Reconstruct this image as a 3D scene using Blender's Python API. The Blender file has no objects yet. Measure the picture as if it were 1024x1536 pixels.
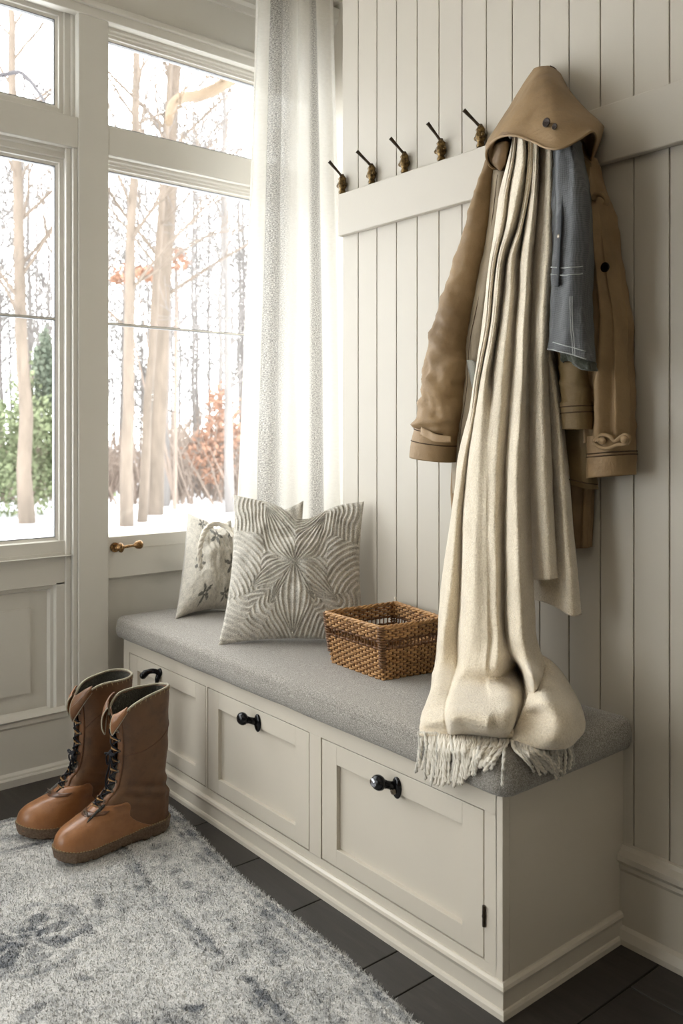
import bpy, bmesh, math, random
from mathutils import Vector, Matrix, noise
random.seed(7)
PI = math.pi
scene = bpy.context.scene
COL = scene.collection

# ------------------------------------------------------------------ camera numbers (metres, corner = origin)
CX, CY, CH, YAW, F, PY = 2.0233, -1.6679, 1.1, .6869, 1296.4653, 647.3614
FW = (-math.cos(YAW), math.sin(YAW)); RT = (math.sin(YAW), math.cos(YAW))
def _ray(px, py):
    a = (px-512)/F; b = -(py-PY)/F
    return FW[0]+a*RT[0], FW[1]+a*RT[1], b
def onX(px, py, X):
    d = _ray(px, py); t = (X-CX)/d[0]; return Vector((X, CY+t*d[1], CH+t*d[2]))
def onY(px, py, depth):
    "point of a surface hanging `depth` metres in front of the right wall"
    d = _ray(px, py); t = (-depth-CY)/d[1]; return Vector((CX+t*d[0], -depth, CH+t*d[2]))
def onZ(px, py, Z):
    d = _ray(px, py); t = (Z-CH)/d[2]; return Vector((CX+t*d[0], CY+t*d[1], Z))
def atD(px, py, dist):
    d = _ray(px, py); return Vector((CX+dist*d[0], CY+dist*d[1], CH+dist*d[2]))

# ------------------------------------------------------------------ materials
def srgb(r, g, b):
    f = lambda c: (c/255/12.92) if c/255 <= .04045 else ((c/255+.055)/1.055)**2.4
    return (f(r), f(g), f(b), 1)
class NT:
    def __init__(s, name):
        s.m = bpy.data.materials.new(name); s.m.use_nodes = True
        s.t = s.m.node_tree; s.n = s.t.nodes; s.l = s.t.links
        s.b = s.n.get('Principled BSDF'); s.out = s.n.get('Material Output')
    def add(s, typ, **kw):
        n = s.n.new(typ)
        for k, v in kw.items():
            if k in n.inputs: n.inputs[k].default_value = v
            else: setattr(n, k, v)
        return n
    def link(s, a, b): s.l.new(a, b)
    def coords(s, scale=(1, 1, 1)):
        tc = s.add('ShaderNodeTexCoord'); mp = s.add('ShaderNodeMapping'); mp.inputs['Scale'].default_value = scale
        s.link(tc.outputs['Object'], mp.inputs['Vector']); return mp.outputs['Vector']
    def noise(s, scale, detail=4, rough=.55, vec=None):
        n = s.add('ShaderNodeTexNoise'); n.inputs['Scale'].default_value = scale
        n.inputs['Detail'].default_value = detail; n.inputs['Roughness'].default_value = rough
        s.link(vec if vec is not None else s.coords(), n.inputs['Vector']); return n.outputs['Fac']
    def ramp(s, fac, stops):
        r = s.add('ShaderNodeValToRGB'); e = r.color_ramp.elements
        while len(e) < len(stops): e.new(.5)
        for el, (p, c) in zip(e, stops): el.position = p; el.color = c
        s.link(fac, r.inputs['Fac']); return r.outputs['Color']
    def mix(s, fac, a, b, mode='MIX'):
        m = s.add('ShaderNodeMix', data_type='RGBA', blend_type=mode)
        for sock, v in ((m.inputs[0], fac), (m.inputs[6], a), (m.inputs[7], b)):
            if hasattr(v, 'default_value') or hasattr(v, 'is_linked'): s.link(v, sock)
            else: sock.default_value = v
        return m.outputs[2]
    def bump(s, h, strength=.3, dist=.002, prev=None):
        b = s.add('ShaderNodeBump'); b.inputs['Strength'].default_value = strength; b.inputs['Distance'].default_value = dist
        s.link(h, b.inputs['Height'])
        if prev is not None: s.link(prev, b.inputs['Normal'])
        s.link(b.outputs['Normal'], s.b.inputs['Normal']); return b.outputs['Normal']
    def base(s, c):
        if hasattr(c, 'is_linked'): s.link(c, s.b.inputs['Base Color'])
        else: s.b.inputs['Base Color'].default_value = c
    def set(s, **kw):
        for k, v in kw.items(): s.b.inputs[k.replace('_', ' ')].default_value = v

def paint(name, c, rough=.42, grain=.02):
    t = NT(name); n = t.noise(3, 3); d = tuple(x*.93 for x in c[:3])+(1,)
    t.base(t.mix(n, c, d)); t.set(Roughness=rough)
    t.bump(t.noise(220, 2), grain, .001); return t.m
def fabric(name, c1, c2, scale=900, rough=.95, bump=.4, sheen=.3, weave=True, blotch=6, dist=.0008):
    t = NT(name)
    n = t.noise(scale, 2, .7); n2 = t.noise(blotch, 4)
    col = t.ramp(n, [(.3, c1), (.7, c2)])
    d = tuple(x*.82 for x in c1[:3])+(1,)
    t.base(t.mix(t.ramp(n2, [(.35, (0, 0, 0, 1)), (.75, (.55, .55, .55, 1))]), col, d))
    t.set(Roughness=rough, Sheen_Weight=sheen, Sheen_Roughness=.5)
    t.b.inputs['Specular IOR Level'].default_value = .2
    t.bump(n, bump, dist); return t.m

M = {}
M['wall'] = paint('shiplap_paint', srgb(194, 187, 174), .44)
M['trim'] = paint('trim_paint', srgb(214, 210, 201), .38)
M['bench'] = paint('bench_paint', srgb(212, 204, 190), .34)
M['plaster'] = paint('ceiling_paint', srgb(225, 218, 205), .8)
def m_gap():
    t = NT('shadow_gap'); t.base(srgb(48, 44, 38)); t.set(Roughness=.9); return t.m
M['gap'] = m_gap()
def m_floor():
    t = NT('dark_floor'); v = t.coords((3, 22, 3))
    n = t.noise(2.2, 8, .65, v); n2 = t.noise(5, 5)
    c = t.ramp(n, [(.3, srgb(34, 31, 29)), (.55, srgb(56, 51, 47)), (.8, srgb(78, 72, 66))])
    t.base(t.mix(n2, c, srgb(44, 41, 39))); t.set(Roughness=.42); t.bump(n, .25, .002); return t.m
M['floor'] = m_floor()
def m_metal(name, c, rough, metallic=1., c2=None, sc=60):
    t = NT(name); n = t.noise(sc, 4)
    t.base(t.ramp(n, [(.35, c), (.65, c2 or c)])); t.set(Roughness=rough, Metallic=metallic); t.bump(n, .15, .001); return t.m
M['black_metal'] = m_metal('black_iron', srgb(22, 22, 24), .16, .6, srgb(34, 34, 36))
M['bronze'] = m_metal('aged_brass', srgb(52, 40, 24), .34, .9, srgb(128, 104, 66), 130)
M['dark_bronze'] = m_metal('dark_bronze', srgb(52, 45, 38), .35, .85, srgb(82, 70, 56), 90)
M['lever'] = m_metal('carved_brass', srgb(70, 50, 30), .35, .8, srgb(176, 136, 88), 200)
M['chrome'] = m_metal('polished_cap', srgb(200, 203, 215), .12, 1., srgb(160, 165, 180), 200)
M['caulk'] = paint('window_gasket', srgb(104, 105, 106), .5)
def m_glass():
    t = NT('window_glass'); t.n.remove(t.b)
    tr = t.add('ShaderNodeBsdfTransparent'); tr.inputs['Color'].default_value = (.97, .98, .98, 1)
    gl = t.add('ShaderNodeBsdfGlossy'); gl.inputs['Roughness'].default_value = .02
    lw = t.add('ShaderNodeLayerWeight'); lw.inputs['Blend'].default_value = .5
    pw = t.add('ShaderNodeMath', operation='POWER'); t.link(lw.outputs['Facing'], pw.inputs[0]); pw.inputs[1].default_value = 5
    fr = t.add('ShaderNodeMath', operation='MULTIPLY_ADD'); t.link(pw.outputs[0], fr.inputs[0]); fr.inputs[1].default_value = .6; fr.inputs[2].default_value = .03
    mx = t.add('ShaderNodeMixShader'); t.link(fr.outputs[0], mx.inputs[0]); t.link(tr.outputs[0], mx.inputs[1]); t.link(gl.outputs[0], mx.inputs[2])
    t.link(mx.outputs[0], t.out.inputs['Surface']); return t.m
M['glass'] = m_glass()
def m_curtain():
    t = NT('sheer_linen'); t.n.remove(t.b)
    at = t.add('ShaderNodeAttribute', attribute_name='UVmap')
    uv = t.add('ShaderNodeUVMap', uv_map='UVMap'); sp = t.add('ShaderNodeSeparateXYZ'); t.link(uv.outputs[0], sp.inputs[0])
    # open-weave stripes: denser grey yarn where the stripe mask is on
    st = t.add('ShaderNodeValToRGB'); e = st.color_ramp.elements; st.color_ramp.interpolation = 'LINEAR'
    pts = [(0, 0), (.16, 0), (.20, 1), (.38, .85), (.42, .1), (.63, .05), (.66, .95), (.76, 1), (.79, 0), (1, 0)]
    while len(e) < len(pts): e.new(.5)
    for el, (p, v) in zip(e, pts): el.position = p; el.color = (v, v, v, 1)
    t.link(sp.outputs['X'], st.inputs['Fac'])
    mp = t.add('ShaderNodeMapping'); mp.inputs['Scale'].default_value = (120, 420, 1); t.link(uv.outputs[0], mp.inputs['Vector'])
    ch = t.noise(1.0, 3, .8, mp.outputs[0])
    mp2 = t.add('ShaderNodeMapping'); mp2.inputs['Scale'].default_value = (34, 150, 1); t.link(uv.outputs[0], mp2.inputs['Vector'])
    slub = t.noise(1.0, 5, .75, mp2.outputs[0])
    hol = t.ramp(ch, [(.42, (0, 0, 0, 1)), (.56, (1, 1, 1, 1))])
    mask = t.mix(1.0, st.outputs['Color'], hol, 'MULTIPLY')
    col = t.mix(mask, srgb(238, 235, 228), srgb(104, 101, 98))
    col = t.mix(t.ramp(slub, [(.4, (0, 0, 0, 1)), (.7, (.35, .35, .35, 1))]), col, srgb(214, 210, 200))
    di = t.add('ShaderNodeBsdfDiffuse'); tl = t.add('ShaderNodeBsdfTranslucent'); tp = t.add('ShaderNodeBsdfTransparent')
    t.link(col, di.inputs['Color']); t.link(col, tl.inputs['Color'])
    m1 = t.add('ShaderNodeMixShader'); m1.inputs[0].default_value = .27; t.link(di.outputs[0], m1.inputs[1]); t.link(tl.outputs[0], m1.inputs[2])
    m2 = t.add('ShaderNodeMixShader')
    fac = t.ramp(ch, [(.3, (0, 0, 0, 1)), (.75, (.05, .05, .05, 1))])
    t.link(fac, m2.inputs[0]); t.link(m1.outputs[0], m2.inputs[1]); t.link(tp.outputs[0], m2.inputs[2])
    t.link(m2.outputs[0], t.out.inputs['Surface']); return t.m
M['curtain'] = m_curtain()
def m_cushion():
    t = NT('grey_tweed'); n = t.noise(420, 3, .8); n3 = t.noise(1100, 2, .6)
    c = t.ramp(n, [(.32, srgb(92, 88, 82)), (.5, srgb(145, 140, 133)), (.68, srgb(202, 197, 189))])
    t.base(c); t.set(Roughness=.95, Sheen_Weight=.25); t.b.inputs['Specular IOR Level'].default_value = .15
    p = t.bump(n3, .3, .0008); t.bump(n, .5, .0015, p); return t.m
M['cushion'] = m_cushion()
M['throw'] = fabric('cream_wool', srgb(218, 203, 178), srgb(250, 238, 216), 260, .95, .9, .6, blotch=12, dist=.0035)
M['tassel'] = fabric('tassel_yarn', srgb(222, 214, 198), srgb(246, 240, 228), 700, .95, .4)
M['tassel_grey'] = fabric('tassel_yarn_grey', srgb(186, 181, 170), srgb(224, 219, 208), 700, .95, .4)
def m_canvas(name, a, b, fray=False):
    t = NT(name); n = t.noise(7, 6, .6); f = t.noise(1000, 2, .7)
    c = t.ramp(n, [(.25, a), (.55, b), (.8, tuple(min(1, x*1.25) for x in b[:3])+(1,))])
    t.base(t.mix(t.ramp(f, [(.3, (0, 0, 0, 1)), (.8, (.22, .22, .22, 1))]), c, srgb(70, 54, 34)))
    t.set(Roughness=.62); t.b.inputs['Specular IOR Level'].default_value = .35
    p = t.bump(f, .25, .0006); t.bump(t.noise(28, 5, .6), .55, .006, p); return t.m
M['khaki'] = m_canvas('khaki_canvas', srgb(118, 95, 66), srgb(146, 120, 86))
M['khaki2'] = m_canvas('olive_khaki_canvas', srgb(98, 80, 50), srgb(122, 101, 66))
M['lining'] = m_canvas('coat_lining', srgb(92, 72, 48), srgb(120, 95, 64))
M['placket'] = m_canvas('taupe_placket', srgb(118, 104, 84), srgb(148, 133, 110))
def m_denim():
    t = NT('washed_denim'); wv = t.add('ShaderNodeTexWave', wave_type='BANDS', bands_direction='Z'); wv.inputs['Scale'].default_value = 75; wv.inputs['Distortion'].default_value = 4
    t.link(t.coords(), wv.inputs['Vector'])
    wx = t.add('ShaderNodeTexWave', wave_type='BANDS', bands_direction='X'); wx.inputs['Scale'].default_value = 70; wx.inputs['Distortion'].default_value = 4
    t.link(t.coords(), wx.inputs['Vector'])
    n = t.noise(30, 6, .7)
    a = t.mix(.5, wv.outputs['Color'], wx.outputs['Color'])
    c = t.mix(a, srgb(68, 69, 71), srgb(104, 105, 106)); c = t.mix(t.ramp(n, [(.35, (0, 0, 0, 1)), (.7, (.7, .7, .7, 1))]), c, srgb(84, 86, 88))
    t.base(c); t.set(Roughness=.85); t.bump(a, .4, .0012); return t.m
M['denim'] = m_denim(); M['denim_dark'] = fabric('dark_denim_placket', srgb(36, 38, 42), srgb(66, 69, 73), 500)
M['denim_stitch'] = paint('pale_stitch', srgb(176, 178, 176), .8)
M['brown_stitch'] = paint('brown_stitch', srgb(72, 52, 32), .8)
M['fray'] = fabric('dark_frayed_lining', srgb(42, 44, 36), srgb(84, 86, 72), 300)
M['hemcloth'] = fabric('grey_lining', srgb(120, 118, 108), srgb(150, 147, 136), 500)
def m_plastic(name, c, r=.45):
    t = NT(name); t.base(c); t.set(Roughness=r); t.b.inputs['Specular IOR Level'].default_value = .25; return t.m
M['button'] = m_plastic('horn_button', srgb(44, 30, 20)); M['black_button'] = m_plastic('black_button', srgb(14, 13, 14), .2)
def m_leather(name, a, b, r=.38):
    t = NT(name); n = t.noise(13, 8, .72); w = t.add('ShaderNodeTexVoronoi'); w.inputs['Scale'].default_value = 420
    t.link(t.coords(), w.inputs['Vector'])
    t.base(t.ramp(n, [(.28, a), (.5, b), (.78, tuple(min(1, x*1.35) for x in b[:3])+(1,))])); t.set(Roughness=r)
    t.b.inputs['Coat Weight'].default_value = .12
    p = t.bump(w.outputs['Distance'], .12, .0006); t.bump(t.noise(45, 5, .6), .3, .0022, p); return t.m
M['leather'] = m_leather('tan_leather', srgb(96, 62, 36), srgb(142, 95, 57))
M['leather_shaft'] = m_leather('worn_brown_leather', srgb(56, 37, 22), srgb(98, 67, 41), .5)
M['leather_dark'] = m_leather('brown_leather', srgb(74, 47, 27), srgb(112, 74, 43), .5)
M['strap'] = m_leather('strap_leather', srgb(62, 38, 22), srgb(92, 58, 34), .4)
M['sole'] = fabric('rubber_sole', srgb(92, 76, 62), srgb(138, 118, 100), 200, .8, .4, 0)
M['welt'] = fabric('welt_thread', srgb(150, 126, 88), srgb(196, 176, 138), 600, .8, .6, 0)
M['boot_lining'] = fabric('boot_pile_lining', srgb(38, 36, 30), srgb(74, 72, 62), 260, .95, .8, .3, dist=.004)
M['shearling'] = fabric('pale_collar_trim', srgb(150, 142, 122), srgb(196, 188, 166), 300, .95, .8, .3, dist=.003)
M['lace'] = fabric('dark_lace', srgb(20, 20, 24), srgb(44, 44, 50), 400, .7, .5, 0)
M['lace_tan'] = fabric('tan_lace', srgb(120, 88, 54), srgb(176, 142, 98), 400, .7, .5, 0)
M['eyelet'] = m_metal('steel_eyelet', srgb(90, 84, 76), .3, .9, srgb(170, 160, 146), 300)
def m_wicker(name, a, b):
    t = NT(name); n = t.noise(70, 4, .7)
    t.base(t.ramp(n, [(.3, a), (.7, b)])); t.set(Roughness=.5); t.bump(t.noise(500, 2), .3, .001); return t.m
M['wicker'] = m_wicker('wicker_cane', srgb(128, 88, 50), srgb(210, 164, 108))
M['wicker_dark'] = m_wicker('wicker_dark', srgb(84, 54, 30), srgb(130, 90, 54))
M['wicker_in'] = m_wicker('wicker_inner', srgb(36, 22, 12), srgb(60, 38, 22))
def m_vcol(name, layer, lo, hi, fine=900, hard=.28, rough=.95, bump=.8, dist=.002, sp=None):
    "yarn: colour set per tuft by a mesh colour layer, broken up by flecks"
    t = NT(name); a = t.add('ShaderNodeAttribute', attribute_name=layer)
    n = t.noise(fine, 2, .8); m = t.add('ShaderNodeMath', operation='MULTIPLY_ADD'); t.link(n, m.inputs[0]); m.inputs[1].default_value = hard*4; m.inputs[2].default_value = -hard*2
    ad = t.add('ShaderNodeMath', operation='ADD', use_clamp=True); t.link(a.outputs['Fac'], ad.inputs[0]); t.link(m.outputs[0], ad.inputs[1])
    t.base(t.ramp(ad.outputs[0], [(0, lo), (1, hi)])); t.set(Roughness=rough, Sheen_Weight=.3); t.b.inputs['Specular IOR Level'].default_value = .12
    t.bump(n, bump, dist); return t.m
M['pillow'] = m_vcol('tufted_wool', 'tuft', srgb(124, 119, 109), srgb(244, 238, 226), 480, .55)
M['pillow2'] = m_vcol('printed_boucle', 'tuft', srgb(66, 66, 64), srgb(226, 219, 205), 460, .36)
M['rug'] = m_vcol('rug_pile', 'tuft', srgb(96, 102, 110), srgb(246, 244, 240), 330, .32, .98, 1., .005)
def m_snow():
    t = NT('snow'); t.base(srgb(240, 242, 246)); t.set(Roughness=.9); t.bump(t.noise(2, 5), .3, .05); return t.m
M['snow'] = m_snow()
def m_bark(name, a, b):
    t = NT(name); n = t.noise(3, 6, .7, t.coords((2, 2, .5))); t.base(t.ramp(n, [(.3, a), (.7, b)])); t.set(Roughness=.95); return t.m
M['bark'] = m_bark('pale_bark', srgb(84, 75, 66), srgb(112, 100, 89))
M['bark_far'] = m_bark('hazed_bark', srgb(98, 94, 91), srgb(120, 115, 112))  # paler and greyer than near bark: distance haze put into the colour
M['bark_dark'] = m_bark('dark_twig', srgb(40, 36, 40), srgb(56, 52, 54))
M['bark_tan'] = m_bark('tan_branch', srgb(90, 76, 60), srgb(112, 96, 78))
M['brush'] = m_bark('brown_brush', srgb(112, 98, 88), srgb(136, 122, 111))
M['leaf_green'] = m_bark('evergreen_leaf', srgb(84, 93, 66), srgb(120, 128, 96))
M['leaf_dark'] = m_bark('conifer_needle', srgb(72, 80, 68), srgb(98, 106, 90))
M['leaf_orange'] = m_bark('rust_leaf', srgb(132, 98, 80), srgb(156, 120, 98))

# ------------------------------------------------------------------ mesh helpers
class MB:
    def __init__(s): s.v = []; s.f = []; s.uv = {}
    def box(s, x0, y0, z0, x1, y1, z1):
        b = len(s.v)
        s.v += [(x0, y0, z0), (x1, y0, z0), (x1, y1, z0), (x0, y1, z0), (x0, y0, z1), (x1, y0, z1), (x1, y1, z1), (x0, y1, z1)]
        s.f += [tuple(b+i for i in q) for q in ((0, 3, 2, 1), (4, 5, 6, 7), (0, 1, 5, 4), (1, 2, 6, 5), (2, 3, 7, 6), (3, 0, 4, 7))]
        return s
    def grid(s, rows, close_u=False, flip=False):
        b = len(s.v); nr = len(rows); nc = len(rows[0])
        for r in rows: s.v += [tuple(p) for p in r]
        for i in range(nr-1):
            for j in range(nc if close_u else nc-1):
                k = (j+1) % nc
                q = (b+i*nc+j, b+i*nc+k, b+(i+1)*nc+k, b+(i+1)*nc+j)
                s.f.append(q[::-1] if flip else q)
        return s
    def cap(s, ring, flip=False):
        b = len(s.v); s.v += [tuple(p) for p in ring]; q = tuple(range(b, b+len(ring))); s.f.append(q[::-1] if flip else q); return s
    def tube(s, pts, r, n=6, caps=True):
        "tapered tube through pts; r number or list"
        pts = [Vector(p) for p in pts]; m = len(pts)
        if m < 2: return s
        rs = r if isinstance(r, (list, tuple)) else [r]*m
        t0 = (pts[1]-pts[0]).normalized(); up = Vector((0, 0, 1)) if abs(t0.z) < .9 else Vector((1, 0, 0))
        u = t0.cross(up).normalized(); rows = []
        for i, p in enumerate(pts):
            t = (pts[min(i+1, m-1)]-pts[max(i-1, 0)])
            if t.length < 1e-9: t = t0
            t.normalize(); u = (u-t*u.dot(t))
            u = u.normalized() if u.length > 1e-6 else t.orthogonal().normalized()
            w = t.cross(u)
            rows.append([p+(u*math.cos(a)+w*math.sin(a))*rs[i] for a in [2*PI*k/n for k in range(n)]])
        s.grid(rows, True)
        if caps: s.cap(rows[0], True); s.cap(rows[-1])
        return s
    def ball(s, c, r, n=10, sq=(1, 1, 1)):
        c = Vector(c); rows = []
        for i in range(n//2+1):
            th = PI*i/(n//2); rows.append([c+Vector((r*sq[0]*math.sin(th)*math.cos(2*PI*k/n), r*sq[1]*math.sin(th)*math.sin(2*PI*k/n), -r*sq[2]*math.cos(th))) for k in range(n)])
        return s.grid(rows, True)
    def build(s, name, mat, parent=None, smooth=False, bevel=0, weld=False):
        root = parent
        while root is not None and root.parent is not None: root = root.parent
        off = Vector(root.location) if root is not None else Vector((0, 0, 0))
        me = bpy.data.meshes.new(name)
        me.from_pydata([tuple(Vector(p)-off) for p in s.v], [], s.f); me.update()
        if weld or smooth or bevel:
            bm = bmesh.new(); bm.from_mesh(me); bmesh.ops.remove_doubles(bm, verts=bm.verts, dist=1e-6)
            if weld: bmesh.ops.recalc_face_normals(bm, faces=bm.faces)
            bm.to_mesh(me); bm.free()
        o = bpy.data.objects.new(name, me); COL.objects.link(o)
        me.materials.append(mat)
        if smooth: me.polygons.foreach_set('use_smooth', [True]*len(me.polygons))
        o.parent = parent
        if bevel:
            md = o.modifiers.new('Bevel', 'BEVEL'); md.width = bevel; md.segments = 2; md.limit_method = 'ANGLE'; md.angle_limit = .6
        return o
def struct(o): o['kind'] = 'structure'; return o
def tag(o, label, cat, group=None, kind=None):
    o['label'] = label; o['category'] = cat
    if group: o['group'] = group
    if kind: o['kind'] = kind
    return o
def empty(name, loc, label, cat, group=None):
    o = bpy.data.objects.new(name, None); o.location = loc; o.empty_display_size = .05; COL.objects.link(o)
    return tag(o, label, cat, group)
def copy_tree(o, parent=None):
    kids = list(o.children); c = o.copy(); COL.objects.link(c)
    if parent is not None: c.parent = parent
    for ch in kids: copy_tree(ch, c)
    return c
def cr(p0, p1, p2, p3, t):
    return tuple(.5*((2*b)+(-a+c)*t+(2*a-5*b+4*c-d)*t*t+(-a+3*b-3*c+d)*t**3) for a, b, c, d in zip(p0, p1, p2, p3))
def spline(pts, n):
    "resample control points to n+1 samples"
    m = len(pts)-1; out = []
    for i in range(n+1):
        x = i/n*m; k = min(int(x), m-1); t = x-k
        out.append(cr(pts[max(k-1, 0)], pts[k], pts[k+1], pts[min(k+2, m)], t))
    return out
def surf(ctrl, nu, nv):
    rows = [spline([tuple(p) for p in r], nu) for r in ctrl]
    cols = [spline([r[j] for r in rows], nv) for j in range(nu+1)]
    return [[Vector(cols[j][i]) for j in range(nu+1)] for i in range(nv+1)]
def ruffle(rows, amp, sc, seed=0, axis=(0, -1, 0)):
    ax = Vector(axis)
    for r in rows:
        for p in r:
            n = noise.fractal(Vector((p.x*sc+seed, p.y*sc, p.z*sc*.6)), 1., 2., 4)
            p += ax*(n*amp)
    return rows
def solid(o, th, offset=0):
    md = o.modifiers.new('Solidify', 'SOLIDIFY'); md.thickness = th; md.offset = offset; return o
def sub(o, n=1):
    md = o.modifiers.new('Subsurf', 'SUBSURF'); md.levels = n; md.render_levels = n; return o

def ringX(mb, y0, y1, z0, z1, prof):
    "mitred moulding round a rectangle in a plane X=const; prof = [(inset, x)...]"
    loops = [[(x, y0+i, z0+i), (x, y1-i, z0+i), (x, y1-i, z1-i), (x, y0+i, z1-i)] for i, x in prof]
    for a, b in zip(loops, loops[1:]):
        for k in range(4):
            q = (k+1) % 4; n = len(mb.v); mb.v += [a[k], a[q], b[q], b[k]]; mb.f.append((n, n+1, n+2, n+3))
    return mb
def ringY(mb, x0, x1, z0, z1, prof):
    loops = [[(x0+i, y, z0+i), (x1-i, y, z0+i), (x1-i, y, z1-i), (x0+i, y, z1-i)] for i, y in prof]
    for a, b in zip(loops, loops[1:]):
        for k in range(4):
            q = (k+1) % 4; n = len(mb.v); mb.v += [a[k], a[q], b[q], b[k]]; mb.f.append((n, n+1, n+2, n+3))
    return mb
def extrude_prof(mb, prof, a, b):
    "prof: list of points (closed) as functions of end: sweep straight from offset a to b"
    A = [Vector(p)+Vector(a) for p in prof]; B = [Vector(p)+Vector(b) for p in prof]
    mb.grid([A+[A[0]], B+[B[0]]]); mb.cap(A, True); mb.cap(B); return mb

# ================================================================== ROOM SHELL
XW = -.69; RX = 4.2; RY = -3.7; RZ = 2.8; GY = .50
def room():
    mb = MB()
    xs = [XW-.2]; mb.box(XW-.15, RY-.1, -.06, RX+.1, GY+.1, -.004); sf = mb
    # floor boards lie as separate faces of one mesh (planks run across the room)
    mb = MB(); edges = [-.69, -.36, -.10, .163, .42, .683, .79, 1.06, 1.32, 1.58, 1.84, 2.1, 2.36, 2.62, 2.88, 3.14, 3.4, 3.66, 3.92, RX]
    g = .0016
    for i, (a, b) in enumerate(zip(edges, edges[1:])):
        y = RY; L = 1.25; y = RY-(i*.37 % 1.2)
        while y < GY:
            mb.box(a+g, max(y, RY)+g, -.02, b-g, min(y+L, GY)-g, 0); y += L
    f = mb.build('floor', M['floor'], bevel=.0015); struct(f); sf.build('subfloor', M['gap'], f)
    struct(MB().box(XW-.1, RY-.1, RZ, RX+.1, GY+.1, RZ+.08).build('ceiling', M['plaster']))
    # shiplap wall: backing + boards with narrow grooves
    mb = MB(); mb.box(-.005, .008, 0, RX, .09, RZ)
    x = .068-.083*1; xs = [0.0]
    x = .068
    while x < RX: xs.append(x); x += .0831
    xs.append(RX)
    for a, b in zip(xs, xs[1:]): mb.box(a+(.0013 if a > 0 else -.005), 0, 0, b-.0013, .009, RZ)
    struct(mb.build('wall_right', M['wall'], bevel=.0016))
    struct(MB().box(XW-.1, GY, 0, 0, GY+.08, RZ).box(-.02, .09, 0, 0, GY, RZ).build('wall_alcove', M['wall']))
    # rear + far walls close the room behind the camera; its unseen far window is added to light bench fronts and rug
    struct(MB().box(RX, RY-.1, 0, RX+.08, .1, RZ).build('wall_rear', M['wall']))
    wy = RY; w = MB()
    w.box(XW-.1, wy-.08, 0, -.55, wy, RZ).box(.35, wy-.08, 0, RX, wy, RZ).box(-.55, wy-.08, 0, .35, wy, .3).box(-.55, wy-.08, 2.3, .35, wy, RZ)
    struct(w.build('wall_left_far', M['wall']))
    w = MB().box(-.55, wy-.06, .3, -.49, wy-.01, 2.3).box(.29, wy-.06, .3, .35, wy-.01, 2.3).box(-.49, wy-.06, .3, .29, wy-.01, .36).box(-.49, wy-.06, 2.24, .29, wy-.01, 2.3).box(-.12, wy-.06, .36, -.08, wy-.01, 2.24)
    fr = struct(w.build('window_5', M['trim']))
    MB().box(-.49, wy-.04, .36, .29, wy-.036, 2.24).build('window_pane', M['glass'], fr)
room()

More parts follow.
